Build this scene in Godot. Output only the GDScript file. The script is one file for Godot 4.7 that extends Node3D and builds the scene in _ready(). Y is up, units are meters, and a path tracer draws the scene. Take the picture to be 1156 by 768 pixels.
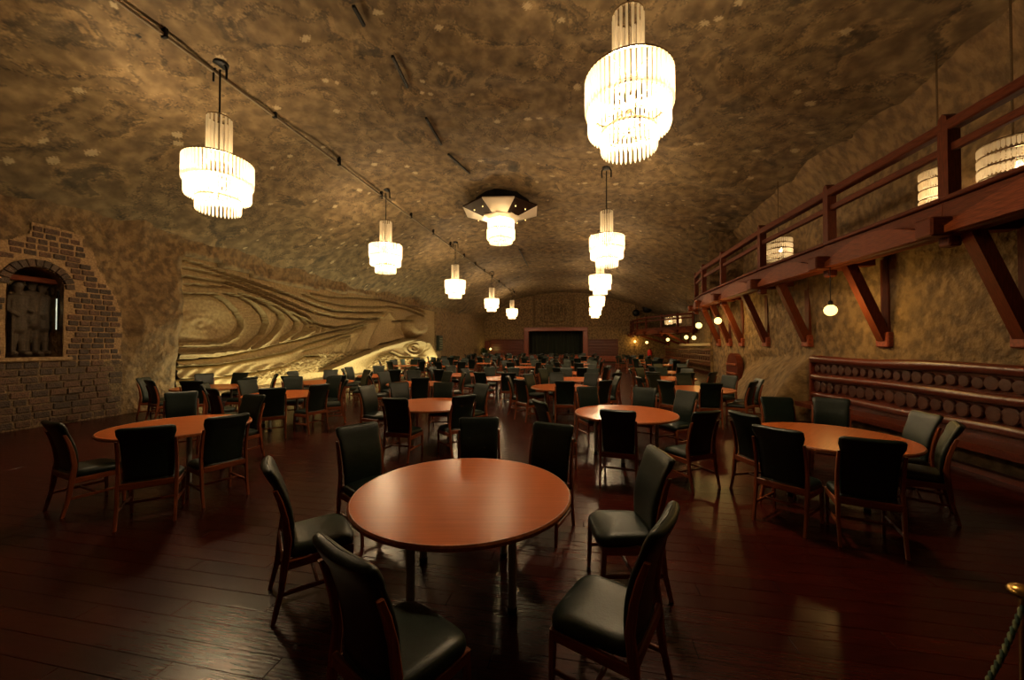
extends Node3D
# An underground banqueting chamber cut in rock salt. Distances in metres, the hall runs along -Z.

const F := 425.0          # focal length in pixels of the 1156 x 768 frame
const EYE := Vector3(0, 1.9, 0)
var view := Basis()
var M := {}
var taken := {}
var rng := RandomNumberGenerator.new()
var rock := FastNoiseLite.new()

# ------------------------------------------------------------------ mesh builder
class MB:
	var v := PackedVector3Array()
	var n := PackedVector3Array()
	var uv := PackedVector2Array()
	var idx := PackedInt32Array()
	var has_uv := false

	# adds a shape; tris wound either way: turned outward by its volume, or towards hint
	func add(p, t, smooth: bool, hint = null, xf := Transform3D(), uvs = null) -> void:
		var q := PackedVector3Array()
		q.resize(p.size())
		var c := Vector3.ZERO
		for i in p.size():
			q[i] = xf * p[i]
			c += q[i]
		c /= p.size()
		var s := 0.0
		for k in range(0, t.size(), 3):
			var a: Vector3 = q[t[k]]
			var b: Vector3 = q[t[k + 1]]
			var d: Vector3 = q[t[k + 2]]
			if hint == null:
				s += (a - c).dot((b - c).cross(d - c))
			else:
				s += (b - a).cross(d - a).dot(hint)
		var flip := s < 0.0
		var base := v.size()
		if smooth:
			var nn := PackedVector3Array()
			nn.resize(q.size())
			for k in range(0, t.size(), 3):
				var i0: int = t[k]
				var i1: int = t[k + 2] if flip else t[k + 1]
				var i2: int = t[k + 1] if flip else t[k + 2]
				var m: Vector3 = (q[i1] - q[i0]).cross(q[i2] - q[i0])
				nn[i0] += m
				nn[i1] += m
				nn[i2] += m
				idx.append(base + i0)
				idx.append(base + i2)
				idx.append(base + i1)
			for i in nn.size():
				nn[i] = nn[i].normalized() if nn[i].length_squared() > 1e-20 else Vector3.UP
			v.append_array(q)
			n.append_array(nn)
			for i in q.size():
				uv.append(uvs[i] if uvs != null else Vector2.ZERO)
		else:
			for k in range(0, t.size(), 3):
				var i0: int = t[k]
				var i1: int = t[k + 2] if flip else t[k + 1]
				var i2: int = t[k + 1] if flip else t[k + 2]
				var m: Vector3 = (q[i1] - q[i0]).cross(q[i2] - q[i0]).normalized()
				var b := v.size()
				v.append(q[i0])
				v.append(q[i2])
				v.append(q[i1])
				for j in 3:
					n.append(m)
					idx.append(b + j)
				if uvs != null:
					uv.append(uvs[i0])
					uv.append(uvs[i2])
					uv.append(uvs[i1])
				else:
					for j in 3:
						uv.append(Vector2.ZERO)
		if uvs != null:
			has_uv = true

	func box(lo: Vector3, hi: Vector3, xf := Transform3D()) -> MB:
		var p := []
		for i in 8:
			p.append(Vector3(hi.x if i & 1 else lo.x, hi.y if i & 2 else lo.y, hi.z if i & 4 else lo.z))
		add(p, PackedInt32Array([0, 2, 3, 0, 3, 1, 4, 5, 7, 4, 7, 6, 0, 1, 5, 0, 5, 4, 2, 6, 7, 2, 7, 3, 0, 4, 6, 0, 6, 2, 1, 3, 7, 1, 7, 5]), false, null, xf)
		return self

	# a box with chamfered edges
	func cbox(lo: Vector3, hi: Vector3, b: float, xf := Transform3D()) -> MB:
		var c := (lo + hi) / 2.0
		var h := (hi - lo) / 2.0
		b = minf(b, minf(h.x, minf(h.y, h.z)) * 0.9)
		var p := []
		var at := func(i, ax): return i * 3 + ax
		for i in 8:
			var sg := Vector3(1 if i & 1 else -1, 1 if i & 2 else -1, 1 if i & 4 else -1)
			for ax in 3:
				var o := h - Vector3(b, b, b)
				o[ax] = h[ax]
				p.append(c + o * sg)
		var t := PackedInt32Array()
		for ax in 3:
			var u := (ax + 1) % 3
			var w := (ax + 2) % 3
			for s in 2:
				var f := []
				for k in [[0, 0], [1, 0], [1, 1], [0, 1]]:
					f.append(at.call((s << ax) | (k[0] << u) | (k[1] << w), ax))
				if s == 0:
					f.reverse()
				t.append_array(PackedInt32Array([f[0], f[1], f[2], f[0], f[2], f[3]]))
			for k in [[0, 0], [1, 0], [1, 1], [0, 1]]:
				var i0: int = (k[0] << u) | (k[1] << w)
				var i1: int = i0 | (1 << ax)
				var f2 := [at.call(i0, u), at.call(i1, u), at.call(i1, w), at.call(i0, w)]
				if (k[0] + k[1]) % 2 == 1:
					f2.reverse()
				t.append_array(PackedInt32Array([f2[0], f2[2], f2[1], f2[0], f2[3], f2[2]]))
		for i in 8:
			var odd: int = ((i & 1) + ((i >> 1) & 1) + ((i >> 2) & 1)) % 2
			if odd:
				t.append_array(PackedInt32Array([at.call(i, 0), at.call(i, 1), at.call(i, 2)]))
			else:
				t.append_array(PackedInt32Array([at.call(i, 0), at.call(i, 2), at.call(i, 1)]))
		add(p, t, false, null, xf)
		return self

	# closed loops of points, one after another, with caps
	func loft(rings: Array, smooth := true, caps := true, closed := false, xf := Transform3D()) -> MB:
		var m: int = rings[0].size()
		var p := []
		for r in rings:
			p.append_array(r)
		var t := PackedInt32Array()
		var k := rings.size()
		for i in (k if closed else k - 1):
			var i2 := (i + 1) % k
			for j in m:
				var j2 := (j + 1) % m
				t.append_array(PackedInt32Array([i * m + j, i2 * m + j, i2 * m + j2, i * m + j, i2 * m + j2, i * m + j2]))
		if caps and not closed:
			for e in [0, k - 1]:
				var c := Vector3.ZERO
				for q in rings[e]:
					c += q
				p.append(c / m)
				var ci := p.size() - 1
				for j in m:
					var j2 := (j + 1) % m
					if e == 0:
						t.append_array(PackedInt32Array([ci, e * m + j, e * m + j2]))
					else:
						t.append_array(PackedInt32Array([ci, e * m + j2, e * m + j]))
		add(p, t, smooth, null, xf)
		return self

	func tube(path: Array, r, sides := 8, smooth := true, xf := Transform3D()) -> MB:
		var rings := []
		var prev := Vector3.ZERO
		for i in path.size():
			var d: Vector3 = (path[mini(i + 1, path.size() - 1)] - path[maxi(i - 1, 0)]).normalized()
			var u: Vector3
			if i == 0:
				u = d.cross(Vector3.UP if absf(d.y) < 0.9 else Vector3.RIGHT).normalized()
			else:
				u = (prev - d * prev.dot(d)).normalized()
			prev = u
			var w := d.cross(u)
			var rr: float = r[i] if r is Array else r
			var ring := []
			for j in sides:
				var a := TAU * (j + 0.5) / sides
				ring.append(path[i] + (u * cos(a) + w * sin(a)) * rr)
			rings.append(ring)
		loft(rings, smooth, true, false, xf)
		return self

	# profile of Vector2(radius, height), from bottom up
	func lathe(profile: Array, segs := 16, smooth := true, xf := Transform3D()) -> MB:
		var rings := []
		for q in profile:
			var ring := []
			for j in segs:
				var a := TAU * j / segs
				ring.append(Vector3(cos(a) * q.x, q.y, sin(a) * q.x))
			rings.append(ring)
		loft(rings, smooth, true, false, xf)
		return self

	# polygon in the XY plane drawn out along Z from z0 to z1
	func prism(poly: Array, z0: float, z1: float, xf := Transform3D()) -> MB:
		var flat := PackedVector2Array(poly)
		var tri := Geometry2D.triangulate_polygon(flat)
		var p := []
		var m := poly.size()
		for z in [z0, z1]:
			for q in poly:
				p.append(Vector3(q.x, q.y, z))
		var t := PackedInt32Array()
		var area := 0.0
		for k in range(0, tri.size(), 3):
			t.append_array(PackedInt32Array([tri[k] + m, tri[k + 1] + m, tri[k + 2] + m, tri[k], tri[k + 2], tri[k + 1]]))
			area += (flat[tri[k + 1]] - flat[tri[k]]).cross(flat[tri[k + 2]] - flat[tri[k]])
		var turn := 0.0
		for j in m:
			turn += flat[j].cross(flat[(j + 1) % m])
		for j in m:
			var j2 := (j + 1) % m
			if (turn > 0) == (area > 0):
				t.append_array(PackedInt32Array([j, j2, j2 + m, j, j2 + m, j + m]))
			else:
				t.append_array(PackedInt32Array([j, j2 + m, j2, j, j + m, j2 + m]))
		add(p, t, false, null, xf)
		return self

	# grid of points fn(i, j); faces turned towards hint; skip(i, j) leaves cells out
	func grid(ni: int, nj: int, fn: Callable, hint: Vector3, skip = null, uvfn = null) -> MB:
		var p := PackedVector3Array()
		var us = null if uvfn == null else PackedVector2Array()
		for i in ni + 1:
			for j in nj + 1:
				p.append(fn.call(i, j))
				if uvfn != null:
					us.append(uvfn.call(i, j))
		var t := PackedInt32Array()
		for i in ni:
			for j in nj:
				if skip != null and skip.call(i, j):
					continue
				var a := i * (nj + 1) + j
				var b := a + nj + 1
				t.append_array(PackedInt32Array([a, b, b + 1, a, b + 1, a + 1]))
		add(p, t, true, hint, Transform3D(), us)
		return self

	func mesh() -> ArrayMesh:
		var a := []
		a.resize(Mesh.ARRAY_MAX)
		a[Mesh.ARRAY_VERTEX] = v
		a[Mesh.ARRAY_NORMAL] = n
		if has_uv:
			a[Mesh.ARRAY_TEX_UV] = uv
		a[Mesh.ARRAY_INDEX] = idx
		var m := ArrayMesh.new()
		m.add_surface_from_arrays(Mesh.PRIMITIVE_TRIANGLES, a)
		return m

# ------------------------------------------------------------------ scene helpers
func numbered(called: String) -> String:
	if not taken.has(called):
		taken[called] = 0
		return called
	taken[called] += 1
	return "%s_%03d" % [called, taken[called]]

func inst(called: String, mesh: Mesh, mat: Material, parent: Node = null) -> MeshInstance3D:
	var o := MeshInstance3D.new()
	o.mesh = mesh
	o.material_override = null
	if mat and mesh.get_surface_count() == 1 and mesh is ArrayMesh and mesh.surface_get_material(0) == null:
		mesh.surface_set_material(0, mat)
	elif mat:
		o.material_override = mat
	if parent == null:
		o.name = numbered(called)
		add_child(o, true)
	else:
		o.name = called
		parent.add_child(o, true)
	return o

func obj(called: String, mb: MB, mat: Material, parent: Node = null) -> MeshInstance3D:
	return inst(called, mb.mesh(), mat, parent)

func tag(o: Node, label: String, category: String, group := "") -> Node:
	o.set_meta("label", label)
	o.set_meta("category", category)
	if group:
		o.set_meta("group", group)
	return o

func thing(called: String, label: String, category: String, at := Vector3.ZERO, turn := 0.0, group := "") -> Node3D:
	var o := Node3D.new()
	o.name = numbered(called)
	add_child(o, true)
	o.position = at
	o.rotation.y = turn
	tag(o, label, category, group)
	return o

func struct_node(called: String, label := "") -> Node3D:
	var o := Node3D.new()
	o.name = called
	add_child(o, true)
	o.set_meta("kind", "structure")
	if label:
		o.set_meta("label", label)
	return o

func copy(src: Node3D, at: Vector3, turn: float, label: String, group := "") -> Node3D:
	var c: Node3D = src.duplicate()
	c.name = numbered(String(src.name))
	add_child(c, true)
	c.position = at
	c.rotation.y = turn
	c.set_meta("label", label)
	if group:
		c.set_meta("group", group)
	return c

# the ray of a photo pixel, in the hall
func ray(px: float, py: float) -> Vector3:
	return view * Vector3((px - 578.0) / F, -(py - 384.0) / F, -1.0)

# where it meets the level y
func at_y(px: float, py: float, y: float) -> Vector3:
	var d := ray(px, py)
	return EYE + d * ((y - EYE.y) / d.y)

# where it meets the upright plane of constant x
func at_x(px: float, py: float, x: float) -> Vector3:
	var d := ray(px, py)
	return EYE + d * ((x - EYE.x) / d.x)

func pixel(p: Vector3) -> Vector2:
	var q := view.inverse() * (p - EYE)
	return Vector2(578.0 + F * q.x / -q.z, 384.0 - F * q.y / -q.z)

func V(x: float, y: float, z: float) -> Vector3:
	return Vector3(x, y, z)

# ------------------------------------------------------------------ materials
func noise_tex(sd: int, freq: float, stops: Array, octaves := 4, size := 512, kind := FastNoiseLite.TYPE_SIMPLEX_SMOOTH, warp := 0.0) -> NoiseTexture2D:
	var f := FastNoiseLite.new()
	f.seed = sd
	f.frequency = freq
	f.noise_type = kind
	f.fractal_octaves = octaves
	if warp > 0.0:
		f.domain_warp_enabled = true
		f.domain_warp_amplitude = warp
		f.domain_warp_frequency = freq * 0.6
	var t := NoiseTexture2D.new()
	t.width = size
	t.height = size
	t.seamless = true
	t.noise = f
	if stops:
		var g := Gradient.new()
		var off := PackedFloat32Array()
		var col := PackedColorArray()
		for s in stops:
			off.append(s[0])
			col.append(s[1])
		g.offsets = off
		g.colors = col
		t.color_ramp = g
	return t

func mat(called: String, c: Color, rough: float, metal := 0.0) -> StandardMaterial3D:
	var m := StandardMaterial3D.new()
	m.resource_name = called
	m.albedo_color = c
	m.roughness = rough
	m.metallic = metal
	M[called] = m
	return m

func tri(m: StandardMaterial3D, tex: Texture2D, scale: Vector3, world := false) -> StandardMaterial3D:
	m.albedo_texture = tex
	m.uv1_triplanar = true
	m.uv1_world_triplanar = world
	m.uv1_scale = scale
	return m

func bump(m: StandardMaterial3D, tex: Texture2D, cm: float) -> StandardMaterial3D:
	m.heightmap_enabled = true
	m.heightmap_texture = tex
	m.heightmap_scale = cm
	return m

func sr(r: float, g: float, b: float) -> Color:
	return Color(r, g, b)

func make_materials() -> void:
	var grain := noise_tex(3, 0.012, [[0.0, Color(0.62, 0.62, 0.62)], [0.5, Color(0.85, 0.84, 0.83)], [1.0, Color(1, 1, 1)]], 5, 512)
	var blotch := noise_tex(5, 0.018, [[0.0, Color(0.55, 0.52, 0.5)], [0.45, Color(0.8, 0.78, 0.75)], [0.62, Color(0.95, 0.93, 0.9)], [1.0, Color(1, 1, 1)]], 6, 1024, FastNoiseLite.TYPE_SIMPLEX_SMOOTH, 14.0)
	var fine := noise_tex(9, 0.03, [], 5, 512)

	M.fine = fine
	var coarse2 := noise_tex(11, 0.03, [], 6, 1024)
	var gn := FastNoiseLite.new()
	gn.seed = 16
	gn.frequency = 1.0
	gn.fractal_octaves = 3
	var gi := Image.create(512, 512, false, Image.FORMAT_RGB8)
	for y in 512:
		for x in 512:
			var q := gn.get_noise_2d(absf(x - 256.0) * 0.004, absf(y - 256.0) * 0.22)
			var q2 := 0.95 + 0.07 * q
			gi.set_pixel(x, y, Color(q2, q2 * 0.985, q2 * 0.97))
	var lines := ImageTexture.create_from_image(gi)
	var soft := noise_tex(15, 0.02, [[0.0, Color(0.74, 0.70, 0.66)], [0.5, Color(0.88, 0.86, 0.83)], [1.0, Color(1, 1, 1)]], 6, 1024)
	# rock
	bump(tri(mat("salt_rock", sr(0.54, 0.44, 0.30), 0.85), blotch, Vector3(0.19, 0.17, 0.19), true), coarse2, 3.2)
	bump(tri(mat("relief_salt", sr(0.66, 0.57, 0.40), 0.75), soft, Vector3(0.35, 0.35, 0.35), true), fine, 0.6)
	bump(tri(mat("mortar", sr(0.68, 0.56, 0.41), 0.9), soft, Vector3(0.8, 0.8, 0.8), true), fine, 1.5)
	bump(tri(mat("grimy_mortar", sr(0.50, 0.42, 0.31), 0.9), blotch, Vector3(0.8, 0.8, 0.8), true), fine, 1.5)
	for k in 4:
		bump(tri(mat("salt_brick_%d" % k, [sr(0.42, 0.31, 0.23), sr(0.36, 0.28, 0.22), sr(0.46, 0.33, 0.24), sr(0.33, 0.26, 0.21)][k], 0.8), grain, Vector3(2, 2, 2)), fine, 1.0)
	bump(tri(mat("statue_salt", sr(0.36, 0.30, 0.23), 0.7), grain, Vector3(2, 2, 2)), fine, 0.6)
	# wood
	for k in 4:
		var fm := tri(mat("floor_board_%d" % k, [sr(0.28, 0.075, 0.04), sr(0.255, 0.066, 0.036), sr(0.30, 0.085, 0.045), sr(0.265, 0.07, 0.038)][k], 0.27), grain, Vector3(0.5, 8, 8), true)
		bump(fm, noise_tex(21 + k, 0.02, [], 3, 256), 0.05)
		fm.metallic_specular = 0.36
	for a in [["x", Vector3(0.6, 9, 9)], ["y", Vector3(9, 0.6, 9)], ["z", Vector3(9, 9, 0.6)]]:
		tri(mat("chair_wood_" + a[0], sr(0.62, 0.31, 0.15), 0.4), grain, a[1])
		tri(mat("beam_wood_" + a[0], sr(0.42, 0.19, 0.09), 0.6), grain, a[1]).metallic_specular = 0.25
		tri(mat("board_wood_" + a[0], sr(0.52, 0.25, 0.12), 0.55), grain, a[1]).metallic_specular = 0.25
	tri(mat("bench_wood", sr(0.42, 0.17, 0.085), 0.3), grain, Vector3(4, 4, 4))
	tri(mat("log_end", sr(0.33, 0.16, 0.085), 0.45), grain, Vector3(8, 8, 8))
	tri(mat("panel_wood", sr(0.40, 0.15, 0.08), 0.4), grain, Vector3(0.5, 5, 5))
	tri(mat("stage_wood", sr(0.62, 0.28, 0.16), 0.4), grain, Vector3(2, 2, 2))
	var tt := tri(mat("table_wood", sr(0.80, 0.415, 0.19), 0.27), lines, Vector3(0.55, 0.55, 0.55))
	tt.metallic_specular = 0.3
	tri(mat("table_edge", sr(0.78, 0.44, 0.22), 0.4), grain, Vector3(3, 3, 3))
	# leather and metal
	bump(tri(mat("green_leather", sr(0.09, 0.165, 0.13), 0.42), grain, Vector3(3, 3, 3)), noise_tex(31, 0.09, [], 3, 256, FastNoiseLite.TYPE_CELLULAR), 0.05)
	mat("grey_steel", sr(0.60, 0.60, 0.57), 0.45, 0.25)
	mat("black_plastic", sr(0.03, 0.03, 0.03), 0.5)
	mat("black_metal", sr(0.05, 0.045, 0.04), 0.5, 0.4)
	mat("brass", sr(0.72, 0.58, 0.32), 0.25, 1.0)
	mat("chrome", sr(0.75, 0.70, 0.62), 0.2, 1.0)
	mat("conduit", sr(0.50, 0.44, 0.36), 0.45, 0.3)
	mat("mirror_panel", sr(0.92, 0.88, 0.80), 0.3, 0.35)
	mat("bronze_panel", sr(0.22, 0.15, 0.10), 0.35, 0.7)
	# lamps
	var g := mat("crystal_rod", Color(1.0, 0.97, 0.90, 0.5), 0.32)
	g.transparency = BaseMaterial3D.TRANSPARENCY_ALPHA
	g.backlight_enabled = true
	g.backlight = Color(1, 0.97, 0.9)
	var b := mat("bulb_glow", Color(1, 0.95, 0.85), 0.4)
	b.emission_enabled = true
	b.emission = Color(1, 0.86, 0.62)
	b.emission_energy_multiplier = 10.0
	var gl := mat("globe_glow", Color(1, 0.95, 0.8), 0.4)
	gl.emission_enabled = true
	gl.emission = Color(1, 0.84, 0.50)
	gl.emission_energy_multiplier = 3.0
	var ul := mat("uplight_glow", Color(1, 1, 0.9), 0.4)
	ul.emission_enabled = true
	ul.emission = Color(1, 0.95, 0.66)
	ul.emission_energy_multiplier = 2.0
	# soft things
	mat("curtain", sr(0.13, 0.15, 0.09), 0.9)
	mat("leaf", sr(0.20, 0.27, 0.10), 0.5)
	mat("red_paint", sr(0.75, 0.10, 0.06), 0.4)
	mat("sign_board", sr(0.10, 0.13, 0.10), 0.4)
	mat("sign_mark", sr(0.55, 0.60, 0.45), 0.5)
	mat("pot", sr(0.45, 0.38, 0.20), 0.6)
	mat("lamp_shade", sr(0.85, 0.75, 0.5), 0.7)
	mat("rope_green", sr(0.08, 0.20, 0.10), 0.8)
	mat("rope_pale", sr(0.36, 0.40, 0.26), 0.8)
	mat("socket", sr(0.30, 0.30, 0.27), 0.5)

# ------------------------------------------------------------------ shape of the cave
func ceil_y(x: float, z: float) -> float:
	var y: float
	if x < -4.0:
		y = 8.3 - 3.15 * pow((-4.0 - x) / 8.5, 2.0)
	else:
		y = 8.3 - 1.25 * pow((x + 4.0) / 10.8, 2.0)
		y -= 1.4 * smoothstep(17.0, 24.0, z) * pow(maxf(x - 1.0, 0.0) / 8.0, 1.2)
	return y

func ceil_rough(x: float, z: float) -> float:
	return ceil_y(x, z) + rock.get_noise_2d(x * 6.0, z * 6.0) * 0.2 + rock.get_noise_2d(x * 22.0 + 300, z * 22.0) * 0.08

func wall_r(z: float) -> float:   # right wall under the gallery
	return 5.7 + 0.32 * smoothstep(12.0, 6.0, z) + 0.3 * smoothstep(6.0, 1.0, z)

func front_r(z: float) -> float:  # front edge of the gallery
	return 4.93 + 0.34 * smoothstep(12.0, 6.0, z) + 0.3 * smoothstep(6.0, 1.0, z)

const XL := -12.5
const Z_END := 46.0
const MZ0 := 9.66
const MZ1 := 30.4
const NZ := 6.47   # middle of the niche
const NW := 0.46
const NB := 1.62
const NS := 3.26

func in_niche(z: float, y: float, grow := 0.0) -> bool:
	var dz := absf(z - NZ)
	if dz > NW + grow or y < NB - grow * 0.5:
		return false
	return y < NS or Vector2(dz, y - NS).length() < NW + grow

# ------------------------------------------------------------------ ready
func _ready() -> void:
	rng.seed = 7
	rock.seed = 4
	rock.frequency = 0.03
	rock.fractal_octaves = 4
	set_camera_and_sky()
	make_materials()
	make_ceiling()
	make_floor()
	make_walls()
	make_relief()
	make_brick_niche()
	make_far_end()
	make_gallery()
	make_benches()
	make_chandeliers()
	make_central_light()
	make_small_lamps()
	make_ceiling_lines()
	make_furniture()
	make_small_things()

func set_camera_and_sky() -> void:
	view = Basis(Vector3.UP, deg_to_rad(10.9)) * Basis(Vector3.RIGHT, deg_to_rad(0.8))
	var cam := Camera3D.new()
	cam.name = "camera"
	cam.transform = Transform3D(view, EYE)
	cam.fov = rad_to_deg(2.0 * atan(384.0 / F))
	cam.near = 0.05
	cam.far = 200.0
	cam.current = true
	add_child(cam)
	var e := Environment.new()
	e.background_mode = Environment.BG_COLOR
	e.background_color = Color.BLACK
	e.tonemap_mode = Environment.TONE_MAPPER_LINEAR
	e.tonemap_exposure = 0.92
	e.sdfgi_enabled = true
	e.ssao_enabled = true
	e.ssil_enabled = true
	var w := WorldEnvironment.new()
	w.name = "environment"
	w.environment = e
	add_child(w)

func omni(parent: Node, at: Vector3, c: Color, energy: float, size: float) -> OmniLight3D:
	var l := OmniLight3D.new()
	l.name = "light"
	l.position = at
	l.light_color = c
	l.light_energy = energy
	l.light_size = size
	l.omni_range = 80.0
	l.omni_attenuation = 2.0
	l.shadow_enabled = true
	parent.add_child(l, true)
	return l

# ------------------------------------------------------------------ ceiling
func make_ceiling() -> void:
	# stains, strata and pale salt plugs of the roof, 24 m x 54 m
	var w := 1024
	var h := 2048
	var strata := FastNoiseLite.new()
	strata.seed = 17
	strata.frequency = 0.0038
	strata.fractal_octaves = 3
	strata.domain_warp_enabled = true
	strata.domain_warp_amplitude = 110.0
	strata.domain_warp_frequency = 0.004
	var i1 := strata.get_image(w, h, false, false, true)
	var mott := FastNoiseLite.new()
	mott.seed = 23
	mott.frequency = 0.05
	mott.fractal_octaves = 6
	var i2 := mott.get_image(w, h, false, false, true)
	var d1 := i1.get_data()
	var d2 := i2.get_data()
	var out := PackedByteArray()
	out.resize(w * h * 3)
	var lut := PackedByteArray()
	lut.resize(256)
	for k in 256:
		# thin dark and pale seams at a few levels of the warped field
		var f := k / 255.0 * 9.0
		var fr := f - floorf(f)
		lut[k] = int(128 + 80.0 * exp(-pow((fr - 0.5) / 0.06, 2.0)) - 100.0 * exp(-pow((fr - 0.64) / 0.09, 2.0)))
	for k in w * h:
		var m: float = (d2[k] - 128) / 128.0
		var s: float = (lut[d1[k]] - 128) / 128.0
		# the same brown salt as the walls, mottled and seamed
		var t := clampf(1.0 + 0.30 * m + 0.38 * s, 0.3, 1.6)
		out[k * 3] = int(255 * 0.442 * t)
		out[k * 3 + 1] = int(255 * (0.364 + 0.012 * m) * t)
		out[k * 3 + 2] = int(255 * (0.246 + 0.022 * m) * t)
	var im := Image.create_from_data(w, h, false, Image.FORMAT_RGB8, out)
	var r := RandomNumberGenerator.new()
	r.seed = 12
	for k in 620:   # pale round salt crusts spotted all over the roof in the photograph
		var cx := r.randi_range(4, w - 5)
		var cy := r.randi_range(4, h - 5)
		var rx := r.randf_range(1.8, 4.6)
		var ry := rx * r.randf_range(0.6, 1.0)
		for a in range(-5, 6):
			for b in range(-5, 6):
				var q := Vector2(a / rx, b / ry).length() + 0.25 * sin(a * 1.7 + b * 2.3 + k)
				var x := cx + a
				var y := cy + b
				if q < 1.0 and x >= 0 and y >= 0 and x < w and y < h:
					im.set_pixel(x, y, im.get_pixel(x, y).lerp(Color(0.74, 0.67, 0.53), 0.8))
	for k in 90:    # dark pits
		im.fill_rect(Rect2i(r.randi_range(0, w - 4), r.randi_range(0, h - 4), r.randi_range(1, 3), r.randi_range(1, 3)), Color(0.10, 0.08, 0.06))
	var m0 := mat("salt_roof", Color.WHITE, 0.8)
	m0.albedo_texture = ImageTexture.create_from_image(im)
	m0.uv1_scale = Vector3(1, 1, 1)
	m0.texture_repeat = false
	m0.heightmap_enabled = true
	var hn := FastNoiseLite.new()
	hn.seed = 41
	hn.frequency = 0.07
	hn.fractal_octaves = 5
	m0.heightmap_texture = ImageTexture.create_from_image(hn.get_image(w, h, false, false, true))
	m0.heightmap_scale = 1.8
	var nx := 120
	var nz := 270
	var fx := func(i: float) -> float: return -13.2 + 23.0 * i / nx
	var fz := func(j: float) -> float: return -6.4 + 53.0 * j / nz
	var c := struct_node("ceiling", "vaulted brown rock salt roof with pale spots and dark seams")
	var mb := MB.new()
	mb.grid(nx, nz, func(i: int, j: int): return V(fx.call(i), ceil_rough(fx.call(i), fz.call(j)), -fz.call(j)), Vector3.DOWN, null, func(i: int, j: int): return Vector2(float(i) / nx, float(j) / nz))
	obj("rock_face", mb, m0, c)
	var bk := MB.new()
	bk.grid(24, 20, func(i: int, j: int): return V(-13.6 + 24.2 * i / 24.0, ceil_y(-13.6 + 24.2 * i / 24.0, -6.8 + 53.8 * j / 20.0) + 1.0, 6.8 - 53.8 * j / 20.0), Vector3.UP)
	obj("rock_backing", bk, M.salt_rock, c)

# ------------------------------------------------------------------ floor
func make_floor() -> void:
	var f := struct_node("floor", "dark reddish brown varnished board floor with dull shine")
	obj("subfloor", MB.new().box(V(-13.6, -0.3, -47.0), V(10.4, -0.03, 6.8)), M.black_plastic, f)
	var bw := 0.155
	var blen := 2.3
	var meshes := []
	for k in 4:
		meshes.append(MB.new().cbox(V(-blen / 2 + 0.002, -0.03, -bw / 2 + 0.001), V(blen / 2 - 0.002, 0.0, bw / 2 - 0.001), 0.0014).mesh())
		meshes[k].surface_set_material(0, M["floor_board_%d" % k])
	# boards whose ends show largest: the strip in front of the camera
	var spots := []
	var rows := int(46.8 / bw)
	for r in rows:
		var z := -6.2 + (r + 0.5) * bw + 6.2 - 6.2
		var shift := fposmod(r * 0.73, 1.0) * blen
		var x := -13.4 - shift
		while x < 9.6:
			var p := V(x + blen / 2, 0, -z)
			x += blen
			var q := view.inverse() * (p - EYE)
			var key := 1e9
			if q.z < -1.0:
				var s := Vector2(F * q.x / -q.z, F * q.y / q.z)
				if absf(s.x) < 720 and s.y < 520:
					key = -q.z
			spots.append([key, p])
		if z > Z_END:
			break
	spots.sort_custom(func(a, b): return a[0] < b[0])
	var rest := MB.new()
	var rest_spots := [[], [], [], []]
	var r2 := RandomNumberGenerator.new()
	r2.seed = 99
	for i in spots.size():
		var k := r2.randi_range(0, 3)
		var tilt := Basis.from_euler(Vector3(r2.randf_range(-0.004, 0.004), 0, r2.randf_range(-0.0005, 0.0005)))
		if i < 298:
			var o := inst("plank", meshes[k], null, f)
			o.transform = Transform3D(tilt, spots[i][1] + V(0, r2.randf_range(-0.0007, 0.0), 0))
		else:
			rest_spots[k].append(Transform3D(tilt, spots[i][1] + V(0, r2.randf_range(-0.0007, 0.0), 0)))
	for k in 4:
		var mm := MultiMesh.new()
		mm.transform_format = MultiMesh.TRANSFORM_3D
		mm.mesh = meshes[k]
		mm.instance_count = rest_spots[k].size()
		for i in rest_spots[k].size():
			mm.set_instance_transform(i, rest_spots[k][i])
		var mi := MultiMeshInstance3D.new()
		mi.multimesh = mm
		mi.name = "further_planks"
		mi.set_meta("kind", "stuff")
		f.add_child(mi, true)

# ------------------------------------------------------------------ walls
func rough(p: Vector3, a: float) -> float:
	return rock.get_noise_3d(p.x * 9, p.y * 9, p.z * 9) * a + rock.get_noise_3d(p.x * 40, p.y * 40 + 50, p.z * 40) * a * 0.3

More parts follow.
